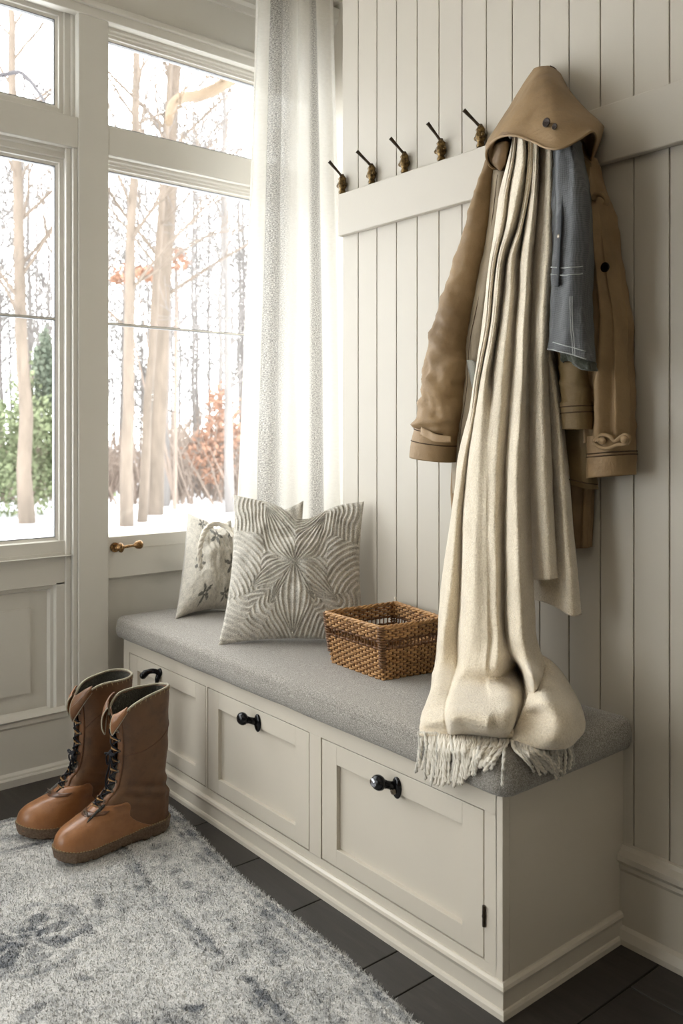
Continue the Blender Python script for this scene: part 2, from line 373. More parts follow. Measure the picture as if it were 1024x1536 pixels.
# ---- window wall (plane X = XW). Openings are cut by building the solid pieces round them.
def window_wall():
    W = M['trim']; X = XW; B = X-.15
    # post between the two bays
    struct(MB().box(B, -.547, 0, X, -.443, 2.62).build('trim_1', W, bevel=.003))
    # cross rails of both bays
    struct(MB().box(B, -.443, 2.022, X-.002, GY, 2.118).build('trim_2', W, bevel=.003))
    struct(MB().box(B, -3.6, 2.022, X-.002, -.547, 2.122).build('trim_3', W, bevel=.003))
    # header fascia, its bead, crown
    struct(MB().box(B, RY, 2.50, X-.004, GY, RZ).build('trim_4', W))
    mb = MB()
    mb.box(X-.03, RY, 2.462, X+.004, GY, 2.50); mb.box(X-.03, RY, 2.492, X+.016, GY, 2.512)
    struct(mb.build('trim_5', W, bevel=.003))
    mb = MB(); pr = [(0, 0, 0), (.014, 0, 0), (.018, 0, .02), (.03, 0, .03), (.034, 0, .055), (.055, 0, .08), (.062, 0, .12), (0, 0, .12)]
    extrude_prof(mb, [(p[0]+X-.004, 0, p[2]+2.655) for p in pr], (0, RY, 0), (0, GY, 0)); struct(mb.build('trim_6', W))
    # left strip of solid wall far away from the picture, with unseen glazing bays added between for daylight
    struct(MB().box(B, RY, 0, X, -3.0, RZ).box(B, -1.42, 0, X, -1.32, 2.62).box(B, -2.24, 0, X, -2.14, 2.62).build('wall_left', W))
    def bay(n, y0, y1, z0, z1, frame, deep, bead=.012):
        mb = MB()
        ringX(mb, y0, y1, z0, z1, [(.0012, X-.004), (.0012, X-.028), (.010, X-.028), (.014, X-.034), (frame*.55, X-.034), (frame*.6, X-.040), (frame*.82, X-.040), (frame*.86, X-.046), (frame, X-.050), (frame, X-deep-.02)])
        o = struct(mb.build('window_%d' % n, W))
        g = MB(); ringX(g, y0+frame-.001, y1-frame+.001, z0+frame-.001, z1-frame+.001, [(0, X-deep+.005), (.0035, X-deep+.005), (.0035, X-deep-.01)])
        g.build('gasket', M['caulk'], o)
        MB().box(X-deep-.004, y0+frame, z0+frame, X-deep, y1-frame, z1-frame).build('window_pane', M['glass'], o)
        # outer leaf of the frame
        mb = MB(); ringX(mb, y0-.05, y1+.05, z0-.05, z1+.05, [(0, X-.12), (frame+.022, X-.12), (frame+.05, X-deep-.012)])
        mb.build('outer_frame', W, o)
        return o
    b1 = bay(1, -.443-.030, GY-.01, .742-.038, 2.022, .040, .055)   # lower right
    b2 = bay(2, -.443-.030, GY-.01, 2.118-.022, 2.462, .040, .055)  # transom right
    b3 = bay(3, -1.32, -.547, .743-.045, 2.022, .058, .055)         # lower left
    b4 = bay(4, -1.32, -.547, 2.122-.022, 2.50, .060, .055)         # transom left
    b5 = bay(6, -2.14, -1.42, .72, 2.022, .058, .055); bay(7, -2.14, -1.42, 2.10, 2.50, .058, .055)  # this pair of bays and the next are added out of view for daylight
    b6 = bay(8, -3.0, -2.24, .72, 2.022, .058, .055); bay(9, -3.0, -2.24, 2.10, 2.50, .058, .055)
    # thin muntins
    for o, y0, y1 in ((b1, -.44, GY-.05), (b3, -1.27, -.605)):
        MB().box(X-.062, y0, 1.4615, X-.049, y1, 1.470).build('muntin', M['caulk'], o)
        MB().box(X-.050, y0, 1.4635, X-.046, y1, 1.468).build('muntin', W, o)
    # sill rails and recessed panels under them
    mb = MB().box(B, -.443, .610, X-.006, GY, .748)
    struct(mb.build('trim_7', W, bevel=.002))
    mb = MB(); mb.box(B, -.443, 0, X-.03, GY, .62); ringX(mb, -.443, GY, .2, .612, [(0, X-.006), (.0, X-.024), (.012, X-.03)])
    struct(mb.build('trim_8', W))
    mb = MB()
    mb.box(B, -3.0, .606, X-.030, -.547, .745); mb.box(B, -.609, .2, X-.030, -.547, .61); mb.box(B, -3.0, 0, X-.062, -.547, .61); mb.box(B, -1.32, .2, X-.030, -1.22, .61)
    ringX(mb, -1.22, -.609, .19, .606, [(0, X-.030), (.004, X-.044), (.014, X-.046), (.020, X-.060), (.075, X-.060), (.079, X-.054)])
    mb.box(X-.08, -1.145, .265, X-.054, -.684, .535)
    struct(mb.build('trim_9', W))
    # door-stop beads beside the post
    mb = MB().box(X-.034, -.563, .2, X-.006, -.547, 2.022).box(X-.034, -.581, .2, X-.020, -.563, 2.022)
    struct(mb.build('trim_10', W, bevel=.003))
    # base of the window wall
    mb = MB(); P = [(0, 0), (.016, 0), (.016, .028), (.009, .036), (.006, .17), (.012, .178), (.010, .19), (.018, .198), (.0, .21)]
    extrude_prof(mb, [(X-.03+a, 0, z) for a, z in P], (0, RY, 0), (0, -.547, 0))
    mb.box(X-.03, RY, 0, X+.004, -.545, .022)
    struct(mb.build('baseboard_left', W))
    # lever handle on the sill rail
    h = MB(); c = onX(187, 822, X+.01)
    a = onX(176, 822, X+.016); b = onX(216, 816, X+.05)
    h.tube([(X-.006, a.y, a.z), (X+.003, a.y, a.z)], [.017, .016], 14)
    h.build('lever_plate', M['lever'], b1, smooth=False)
    h = MB()
    pts = []; rs = []
    for i in range(29):
        t = i/28; p = Vector((X+.02, a.y-.004, a.z)).lerp(Vector((X+.045, b.y, b.z)), t)
        r = .0165*math.sqrt(max(0, 1-((t-.13)/.15)**2)) if t < .28 else 0
        r = max(r, .0048, .0145*math.sqrt(max(0, 1-((t-.83)/.18)**2))) if 0 < t < 1 else .002
        if t < .05: r = .008
        r *= 1+.06*math.sin(t*150)
        pts.append(p); rs.append(r)
    h.tube(pts, rs, 14); h.tube([(X, a.y, a.z), (X+.024, a.y, a.z)], .008, 10)
    lv = h.build('lever_handle', M['lever'], b1, smooth=True); lv['label'] = 'carved brass lever handle'
window_wall()

# ---- hook rail and right-hand base
struct(MB().box(-.004, -.020, 1.690, RX, 0, 1.8165).build('trim_11', M['wall'], bevel=.003))
mb = MB(); P = [(0, 0), (-.030, 0), (-.030, .012), (-.024, .030), (-.016, .036), (-.014, .150), (-.018, .158), (-.017, .166), (-.026, .176), (-.026, .188), (-.012, .197), (-.008, .205), (0, .207)]
extrude_prof(mb, [(0, y, z) for y, z in P], (.9575, 0, 0), (RX, 0, 0)); struct(mb.build('baseboard_right', M['wall']))

# ================================================================== BENCH
def bench():
    D = -.4016; L = .9575; x0 = -.665; B = M['bench']
    root = empty('storage_bench', (x0, D, 0), 'long cream painted storage bench with three panelled doors under the grey cushion', 'bench')
    doors = [(-.625, -.1325), (-.1235, .3565), (.402, .912)]; z0, z1 = .083, .3725
    mb = MB()
    mb.box(x0, D+.02, 0, L, 0, .418)                      # carcass
    mb.box(L-.016, D, .03, L, D+.02, .418)
    # face frame with openings
    ys = (D, D+.02)
    def ff(a, b, c, d): mb.box(a, D, c, b, D+.02, d)
    ff(x0, L-.016, z1, .418); ff(x0, L-.016, .03, z0)
    e = [x0]+[v for d in doors for v in d]+[L-.016]
    for a, b in zip(e[0::2], e[1::2]): ff(a, b, z0, z1)
    mb.build('bench_carcass', B, root, bevel=.0012)
    MB().box(x0+.01, D+.016, z0-.005, L-.02, D+.0205, z1+.005).build('door_gap', M['gap'], root)
    # plinth with cap and shoe mouldings on two sides
    def pl(prof, mat, name):
        m = MB()
        loops = [[(x0, D-o, z), (L+o, D-o, z), (L+o, 0, z)] for o, z in prof]
        for a, b in zip(loops, loops[1:]): m.grid([a, b])
        o = m.build(name, mat, root); return o
    pl([(0, .064), (.004, .064), (.009, .060), (.011, .054), (.0075, .047), (.0065, .044), (.0065, .016), (.010, .015), (.0125, .010), (.013, 0)], B, 'plinth')
    for i, (a, b) in enumerate(doors):
        g = .0032; m = MB(); yf = D+.001
        m_ = [(0, yf+.016), (0, yf+.001), (.001, yf), (.056, yf), (.058, yf+.002), (.0605, yf+.010), (.064, yf+.011)]
        ringY(m, a+g, b-g, z0+g, z1-g, m_)
        i_ = .064; n = len(m.v); m.v += [(a+i_, yf+.011, z0+i_-.012), (b-i_, yf+.011, z0+i_-.012), (b-i_, yf+.011, z1-i_+.012), (a+i_, yf+.011, z1-i_+.012)]
        # rails slimmer than stiles
        m = MB(); st = .058; rl = .049
        A = (a+g, b-g, z0+g, z1-g); I = (a+st, b-st, z0+rl-.006, z1-rl)
        m.box(A[0], yf, A[2], I[0], yf+.017, A[3]); m.box(I[1], yf, A[2], A[1], yf+.017, A[3])
        m.box(I[0], yf, A[2], I[1], yf+.017, I[2]); m.box(I[0], yf, I[3], I[1], yf+.017, A[3])
        d = m.build('cabinet_door', B, root, bevel=.0008)
        p = MB().box(I[0]-.004, yf+.011, I[2]-.004, I[1]+.004, yf+.017, I[3]+.004)
        p.build('door_panel', B, d)
        # pulls
        cxs = [-.42, .117, .650]; cx = cxs[i]; cz = .341
        k = MB()
        if i == 0:      # bent hook pull
            k.tube([(cx+.012, yf, cz+.012), (cx+.012, yf-.006, cz+.012)], [.013, .011], 12)
            k.tube(spline([(cx+.012, yf-.003, cz+.008), (cx+.012, yf-.018, cz+.018), (cx+.006, yf-.034, cz+.019), (cx-.006, yf-.046, cz+.010)], 14), [.008]*10+[.008, .009, .0105, .0115, .010], 10)
            k.ball((cx-.008, yf-.048, cz+.006), .0115, 12)
            k.tube(spline([(cx+.012, yf-.004, cz+.012), (cx+.012, yf-.010, cz-.006), (cx+.009, yf-.013, cz-.022), (cx+.002, yf-.020, cz-.036)], 12), [.008]*5+[.0075, .007, .006, .005, .004, .003, .002, .001], 8)
        else:           # oval back plate with raised finger knob
            pts = [(cx+.016, yf-.002, cz-.006)]
            k.ball((cx+.017, yf-.002, cz-.004), .019, 16, (.75, .35, 1.25))
            k.tube([(cx+.014, yf-.002, cz-.002), (cx+.004, yf-.018, cz+.003), (cx-.004, yf-.030, cz+.006)], [.010, .0085, .012], 12)
            k.ball((cx-.006, yf-.034, cz+.008), .0175, 18, (1.12, .8, .95))
        h = k.build('door_pull', M['black_metal'], d, smooth=True)
        if i == 2:
            MB().ball((cx-.009, yf-.046, cz+.010), .0105, 14, (1.0, .42, .9)).build('pull_cap', M['chrome'], h, smooth=True)
            MB().tube([(cx+.016, yf-.009, cz-.010), (cx+.015, yf-.015, cz-.010)], [.007, .0055], 12).build('pull_screw', M['eyelet'], h)
    hz = MB().tube([(.914, D-.003, .150), (.914, D-.003, .190)], .0035, 8).tube([(.914, D-.003, .168), (.914, D-.003, .172)], .0042, 8)
    hz.build('hinge', M['dark_bronze'], root)
    return root
bench()

def cushion():
    x0, x1, y0, y1, z0, z1 = -.678, .985, -.426, -.001, .4185, .487
    bm = bmesh.new(); nx, ny = 70, 22; r = .022; R = .035
    def prof_pt(u, v, top):  # rounded corner footprint
        return u, v
    mb = MB(); rows = []
    # footprint loop with rounded corners
    def loop(ins, z):
        P = []; cx = [(x1-R, y0+R, -PI/2), (x1-R*.6, y1-R*.6, 0), (x0+R*.5, y1-R*.5, PI/2), (x0+R*.5, y0+R*.5, PI)]
        rr = [R, R*.6, R*.5, R*.5]
        cor = []
        for (a, b, th), q in zip(cx, rr):
            q2 = max(q-ins, .002); c = [(a+q2*math.cos(th+k*PI/2/6), b+q2*math.sin(th+k*PI/2/6)) for k in range(7)]; cor.append(c)
        seg = [20, 44, 20, 44]; out = []
        order = [0, 1, 2, 3]
        for i in order:
            out += cor[i]; a = cor[i][-1]; b = cor[(i+1) % 4][0]; n = [18, 60, 18, 60][i]
            out += [(a[0]+(b[0]-a[0])*k/n, a[1]+(b[1]-a[1])*k/n) for k in range(1, n)]
        return [Vector((p[0], p[1], z)) for p in out]
    prof = [(.030, z0), (.006, z0+.001), (.001, z0+.007)]
    for k in range(1, 4): prof.append((-.003*math.sin(k/4*PI), z0+.007+(z1-r-z0-.007)*k/4))
    for k in range(7): a = k/6*PI/2; prof.append((r*(1-math.cos(a)), z1-r+r*math.sin(a)))
    prof += [(.035, z1+.0012), (.07, z1+.003), (.13, z1+.005), (.19, z1+.006)]
    rows = [loop(a, z) for a, z in prof]
    c = Vector(((x0+x1)/2, (y0+y1)/2, z1+.006))
    for a, rw in zip(prof, rows):
        if a[0] > .034:
            for p in rw:   # inset directly rather than by corner radius
                p.x = min(max(p.x, x0+a[0]), x1-a[0]); p.y = min(max(p.y, y0+a[0]), y1-a[0])
    for rw in rows:
        for p in rw:
            p.z += .0016*noise.noise(Vector((p.x*9, p.y*9, 0)))
            p.y += .002*noise.noise(Vector((p.x*6, 3, p.z*6)))
    mb.grid(rows, True); mb.cap(rows[0], True); mb.cap(rows[-1])
    o = mb.build('bench_cushion', M['cushion'], smooth=True)
    tag(o, 'long flat grey tweed seat cushion lying on the cream bench', 'cushion')
cushion()
CT = .489  # top of the cushion

# ================================================================== OUTDOORS
GZ = -.4
def outdoors():
    rnd = random.Random(3)
    mb = MB(); N = 40; rows = []
    for i in range(N+1):
        r = []
        for j in range(N+1):
            x = -XW*0+(-1.0)-70*(i/N)**1.6; y = -45+110*j/N
            r.append((x, y, GZ+(.12*noise.noise(Vector((x*.2, y*.2, 0))) if x < -4 else 0)))
        rows.append(r)
    mb.grid(rows); struct(mb.build('snow_ground', M['snow'], smooth=True))
    def branchy(mb, p, d, L, r, depth, rnd, spread=.55, up=.25, kids=(3, 5), n=5, rmin=.006):
        m = 5; pts = [p.copy()]; q = p.copy(); dd = d.copy()
        for i in range(m):
            dd = (dd+Vector((rnd.uniform(-1, 1), rnd.uniform(-1, 1), rnd.uniform(-.5, 1)*up))*.13).normalized(); q = q+dd*(L/m); pts.append(q.copy())
        mb.tube(pts, [max(rmin*.7, r*(1-.6*i/m)) for i in range(m+1)], n, False)
        if depth <= 0: return
        for k in range(rnd.randint(*kids)):
            t = rnd.uniform(.25, 1.0); i = min(int(t*m), m-1); s = pts[i].lerp(pts[i+1], t*m-i)
            a = rnd.uniform(0, 2*PI); side = dd.orthogonal().normalized(); side = Matrix.Rotation(a, 3, dd) @ side
            nd = (dd*(1-spread)+side*spread+Vector((0, 0, up))).normalized()
            branchy(mb, s, nd, L*rnd.uniform(.4, .62), max(rmin, r*.42), depth-1, rnd, spread, up, kids, 4 if depth > 1 else 3, rmin)
    def tree(px, dist, rad, h, lean, mat, label, group=None, depth=3, first=.3, nb=17, dz=0, bend=None):
        base = atD(px, 700, dist); base.z = GZ-.05
        right = Vector((RT[0], RT[1], 0)); mb = MB()
        pts = []; n = 10
        for i in range(n+1):
            t = i/n; off = lean*t+(bend or 0)*t*t; pts.append(base+right*off*h*.5+Vector((.08*noise.noise(Vector((i*.7, px, 0))), .08*noise.noise(Vector((px, i*.7, 5))), h*t)))
        mb.tube(pts, [rad*(1.15 if i == 0 else 1)*(1-.62*i/n) for i in range(n+1)], 10)
        for k in range(nb):
            t = first+(1-first)*(k+rnd.random())/nb; i = min(int(t*n), n-1); s = pts[i].lerp(pts[i+1], t*n-i)
            a = rnd.uniform(0, 2*PI); d = Vector((math.cos(a), math.sin(a), rnd.uniform(.5, 1.4))).normalized()
            branchy(mb, s, d, h*rnd.uniform(.16, .30), rad*.32*(1-.5*t), depth-1, rnd, rmin=(.0068 if group is None else .0062)*dist/14)
        o = mb.build('bare_tree', mat, None, smooth=True); tag(o, label, 'tree', group); return o
    # trunks that can be told apart
    tree(190, 13.6, .105, 9.5, .02, M['bark'], 'straight pale bare trunk nearest the window post, rising from the snow', depth=3, first=.32, bend=.03)
    tree(213, 14.2, .080, 9.8, .10, M['bark'], 'slim pale trunk leaning right, just right of the straight trunk', depth=3, first=.4, bend=.03)
    tree(231, 15.5, .150, 11., .085, M['bark'], 'thickest pale trunk leaning right in the middle of the large window', depth=3, first=.35, bend=.02)
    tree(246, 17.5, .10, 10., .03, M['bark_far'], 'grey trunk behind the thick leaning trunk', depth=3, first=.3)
    tree(41, 13.9, .125, 9., -.055, M['bark'], 'pale trunk in front of the evergreen, seen through the left pane', depth=3, first=.35, bend=-.01)
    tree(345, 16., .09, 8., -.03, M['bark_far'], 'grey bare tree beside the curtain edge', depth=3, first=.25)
    # the wood behind
    for k in range(64):
        px = -260+k*12.2+rnd.uniform(-8, 8); d = rnd.uniform(20, 38)
        if k % 3 == 0 or k < 8:
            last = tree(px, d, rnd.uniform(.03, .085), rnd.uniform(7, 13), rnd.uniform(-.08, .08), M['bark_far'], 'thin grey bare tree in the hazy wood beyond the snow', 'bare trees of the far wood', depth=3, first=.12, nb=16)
            base0 = atD(px, 700, d)
        else:
            c = last.copy(); COL.objects.link(c); b = atD(px, 700, d); s = rnd.uniform(.8, 1.15)
            a = rnd.uniform(-.6, .6); R = Matrix.Rotation(a, 4, 'Z')
            c.matrix_world = Matrix.Translation((b.x, b.y, 0)) @ R @ Matrix.Scale(s, 4) @ Matrix.Translation((-base0.x, -base0.y, 0))
            c.location.z = (GZ-.05)*(1-s)
    # undergrowth: nobody could count the stems
    mb = MB()
    for k in range(2300):
        px = rnd.uniform(-260, 520); d = rnd.uniform(17.5, 30); b = atD(px, 700, d); b.z = GZ
        h = rnd.uniform(.7, 2.0)*(1.2 if px > 230 else .9); dd = Vector((rnd.uniform(-.5, .5), rnd.uniform(-.5, .5), 1)).normalized()
        p1 = b+dd*h*.5; p2 = p1+(dd+Vector((rnd.uniform(-.5, .5), rnd.uniform(-.5, .5), 0))).normalized()*h*.5
        mb.tube([b, p1, p2], [.028, .018, .007], 3, False)
        for q in range(3):
            s = b.lerp(p2, rnd.uniform(.3, .9)); e = s+Vector((rnd.uniform(-.5, .5), rnd.uniform(-.5, .5), rnd.uniform(.1, .6)))*h*.5
            mb.tube([s, e], [.012, .005], 3, False)
    tag(mb.build('undergrowth', M['brush']), 'brown leafless brush along the foot of the wood beyond the snow', 'brush', kind='stuff')
    # rust-coloured leaves still hanging
    def leafcloud(name, cx, cy, d, rx, rz, n, size, mat, label, cat, ry=None, clump=9, stem=None, cone=False, parent=None):
        c = atD(cx, cy, d); mb = MB(); ry = ry or rx
        cl = []
        for _ in range(clump):
            while True:
                v = Vector((rnd.uniform(-1, 1), rnd.uniform(-1, 1), rnd.uniform(-1, 1)))
                if v.length <= 1: break
            if cone: w = (1-v.z)*.5+.08; v.x *= w; v.y *= w
            cl.append(v)
        for _ in range(n):
            k = rnd.choice(cl); g = Vector((rnd.gauss(0, .22), rnd.gauss(0, .22), rnd.gauss(0, .16)))*(1 if not cone else .75)
            v = k+g; p = c+Vector((v.x*rx, v.y*ry, v.z*rz))
            if p.z < GZ+.02: continue
            a = Vector((rnd.uniform(-1, 1), rnd.uniform(-1, 1), rnd.uniform(-1, 1))).normalized()*size*rnd.uniform(.6, 1.3); b = a.orthogonal().normalized()*a.length*.55
            i = len(mb.v); mb.v += [tuple(p-a), tuple(p+b), tuple(p+a), tuple(p-b)]; mb.f.append((i, i+1, i+2, i+3))
        return mb.build(name, mat, parent)
    def shrub(name, label, cat, px, d, parts):
        b = atD(px, 700, d); b.z = GZ
        root = empty(name, b, label, cat)
        mb = MB(); top = max(CH+d*(PY-p[1])/F for p in parts)
        mb.tube([b, b+Vector((.05, .03, top-GZ))], [.05, .012], 6)
        for p in parts:
            cc = atD(p[0], p[1], d); mb.tube([b+Vector((0, 0, .2)), b.lerp(cc, .5)+Vector((0, 0, -.1)), cc], [.03, .02, .008], 5)
        mb.build('stem', M['brush'], root)
        for (cx, cy, rx, rz, n, size, mat, cone) in parts:
            leafcloud('foliage', cx, cy, d, rx, rz, n, size, mat, '', '', cone=cone, parent=root, clump=30)
    shrub('evergreen_shrub', 'green leafy evergreen shrub standing in the snow behind the left pane', 'shrub', 45, 15.2,
          [(20, 690, 1.4, .95, 5200, .05, M['leaf_green'], False), (62, 640, .62, 1.15, 3000, .05, M['leaf_green'], False), (66, 560, .28, .85, 1500, .05, M['leaf_dark'], True), (-60, 680, 1.3, 1.0, 3000, .05, M['leaf_green'], False)])
    shrub('rust_leaved_sapling', 'young tree with rust orange leaves near the curtain edge', 'tree', 330, 18.5,
          [(330, 640, .42, .8, 900, .06, M['leaf_orange'], False), (318, 690, .5, .6, 500, .06, M['leaf_orange'], False)])
    shrub('red_leaved_branch_tree', 'tree with a spray of red brown leaves across the middle pane', 'tree', 262, 16.6,
          [(205, 410, .45, .16, 330, .05, M['leaf_orange'], False), (262, 392, .3, .18, 220, .05, M['leaf_orange'], False), (180, 418, .18, .1, 110, .05, M['leaf_orange'], False)])
    # near limb behind the transom and a dark twig behind the left transom, each on its own tree
    def limb(px_base, d, pts, rad, mat, label, tw=0):
        b = atD(px_base, 700, d); b.z = GZ; mb = MB()
        top = atD(px_base, pts[0][1]+10, d)
        mb.tube([b, b.lerp(top, .5), top], [rad*1.9, rad*1.6, rad*1.3], 8)
        P = [top]+[atD(x, y, d-.2*i) for i, (x, y) in enumerate(pts)]
        P = [Vector(q) for q in spline([tuple(q) for q in P], 24)]
        mb.tube(P, [rad*1.2*(1-.6*i/24) for i in range(25)], 8)
        for k in range(tw):
            s = P[rnd.randint(6, 23)]; branchy(mb, s, Vector((rnd.uniform(-1, 1), rnd.uniform(-1, 1), rnd.uniform(-.8, .5))).normalized(), .5, rad*.25, 1, rnd, rmin=.003)
        tag(mb.build('bare_tree', mat, None, smooth=True), label, 'tree')
    limb(142, 9.5, [(150, -120), (230, -190), (330, -120), (385, 20), (366, 96), (336, 126), (300, 143), (270, 147), (257, 160), (253, 184)], .075, M['bark_tan'], 'tree with a thick tan limb bending down across the right transom pane', 3)
    limb(-90, 5.2, [(-60, 122), (-20, 116), (6, 112), (28, 108), (42, 118), (52, 130), (62, 145), (70, 160)], .012, M['bark_dark'], 'dark twigged tree whose thin branch crosses the left transom pane', 4)
outdoors()

# ================================================================== CURTAIN
def curtain():
    X0 = -.50; mb = MB(); nu, nv = 150, 60; rows = []; uvs = []
    for i in range(nv+1):
        t = i/nv; z = 2.735+(.03-2.735)*t
        yl = .005+(-.085-.005)*min(1, t*1.35)**1.2; yr = .375+(.445-.375)*min(1, t*1.35)
        r = []
        for j in range(nu+1):
            u = j/nu
            ph = 2*PI*(u*6.2+.35*math.sin(u*5)+.12*math.sin(3*t+u*4))
            amp = .020*(1-.25*t)*(.55+.45*math.sin(PI*min(1, u*1.2)))
            x = X0+amp*math.sin(ph)+.012*math.sin(u*3+1)+.006*noise.noise(Vector((u*8, t*4, 1)))
            y = yl+(yr-yl)*u+.007*math.cos(ph)
            r.append((x, y, z)); uvs.append((u, z))
        rows.append(r)
    mb.grid(rows); o = mb.build('sheer_curtain', M['curtain'], smooth=True)
    me = o.data; uv = me.uv_layers.new(name='UVMap')
    for l in me.loops: uv.data[l.index].uv = uvs[l.vertex_index]
    tag(o, 'white sheer linen curtain with grey open-weave stripes hanging beside the shiplap wall', 'curtain')
    r = MB().tube([(X0, -3.0, 2.745), (X0, GY-.01, 2.745)], .012, 12).build('curtain_rod', M['dark_bronze'], smooth=False)
    tag(r, 'thin dark metal curtain rod under the ceiling over the window', 'curtain rod')
curtain()

# ================================================================== HOOKS
def hooks():
    xs = [.008, .142, .280, .420, .558, .700]
    labels = ['aged brass coat hook nearest the curtain, first on the white rail', 'second aged brass coat hook from the curtain on the white rail',
              'third aged brass coat hook from the curtain, in the middle of the bare ones', 'fourth aged brass coat hook from the curtain on the white rail',
              'aged brass coat hook beside the hood, the last bare one on the rail', 'aged brass coat hook under the hood, carrying the coats']
    zt = 1.8165
    def make():
        root = empty('coat_hook', (0, -.012, zt), labels[0], 'hook', 'brass hooks along the rail')
        rp = Vector(root.location)
        m = MB(); P = [(.009, 0), (.011, .006), (.008, .014), (.013, .022), (.0145, .032), (.010, .040), (.012, .046), (.007, .054), (.004, .060)]
        rows = []
        for r, z in P: rows.append([rp+Vector(((r*(1+.22*math.sin(k*2.2+z*300)))*math.cos(2*PI*k/14), r*1.0*math.sin(2*PI*k/14), z)) for k in range(14)])
        m.grid(rows, True); m.cap(rows[0], True); m.cap(rows[-1])
        m.ball(rp+Vector((-.013, -.004, .026)), .006, 8); m.ball(rp+Vector((.013, -.004, .030)), .0055, 8)
        m.build('hook_base', M['bronze'], root, smooth=True)
        m = MB(); a = rp+Vector((0, 0, .052))
        m.tube([a, a+Vector((-.005, -.014, .014)), a+Vector((-.014, -.037, .037)), a+Vector((-.016, -.041, .041))], [.0042, .0036, .0050, .0055], 10)
        m.build('hook_arm', M['dark_bronze'], root, smooth=False)
        return root
    h0 = make()
    for i, x in enumerate(xs):
        o = h0 if i == 0 else copy_tree(h0)
        o.location = (x, -.012, zt); o.rotation_euler = (0, 0, (.12, -.1, .05, .2, -.15, 1.1)[i]); o['label'] = labels[i]
hooks()

# ================================================================== COATS
def W_(rows): return [[onY(*p) for p in r] for r in rows]
def sleeve(rows, n=28, nv=40, amp=.006, sc=14, seed=0, folds=(), crum=0.):
    "rows: (xl, yl, xr, yr, depth, thickness)"
    rs = spline([tuple(r) for r in rows], nv); out = []
    for i, (xl, yl, xr, yr, d, th) in enumerate(rs):
        a = onY(xl, yl, d); b = onY(xr, yr, d); c = (a+b)/2; h = (b-a)/2; ring = []
        for k in range(n):
            t = 2*PI*k/n; ct, st = math.cos(t), math.sin(t)
            p = c+h*(abs(ct)**.85*(1 if ct > 0 else -1))+Vector((0, -th, 0))*(abs(st)**.85*(1 if st > 0 else -1))
            v = Vector((p.x*sc+seed, p.y*sc, p.z*sc*.75)); q = noise.fractal(v, 1., 2., 3)*amp+crum*(.35+.65*i/nv)*(.5-abs(noise.noise(Vector((p.x*22+p.z*16+seed, p.y*14, p.z*26-p.x*9)))) * 2.2)
            for (fi, fa, fw, tilt) in folds:
                q += fa*math.exp(-((i/nv-fi-tilt*ct)/fw)**2)
            nrm = (h.normalized()*ct+Vector((0, -1, 0))*st)
            p = p+nrm*q; p.y = min(p.y, -.004)
            ring.append(p)
        out.append(ring)
    return out
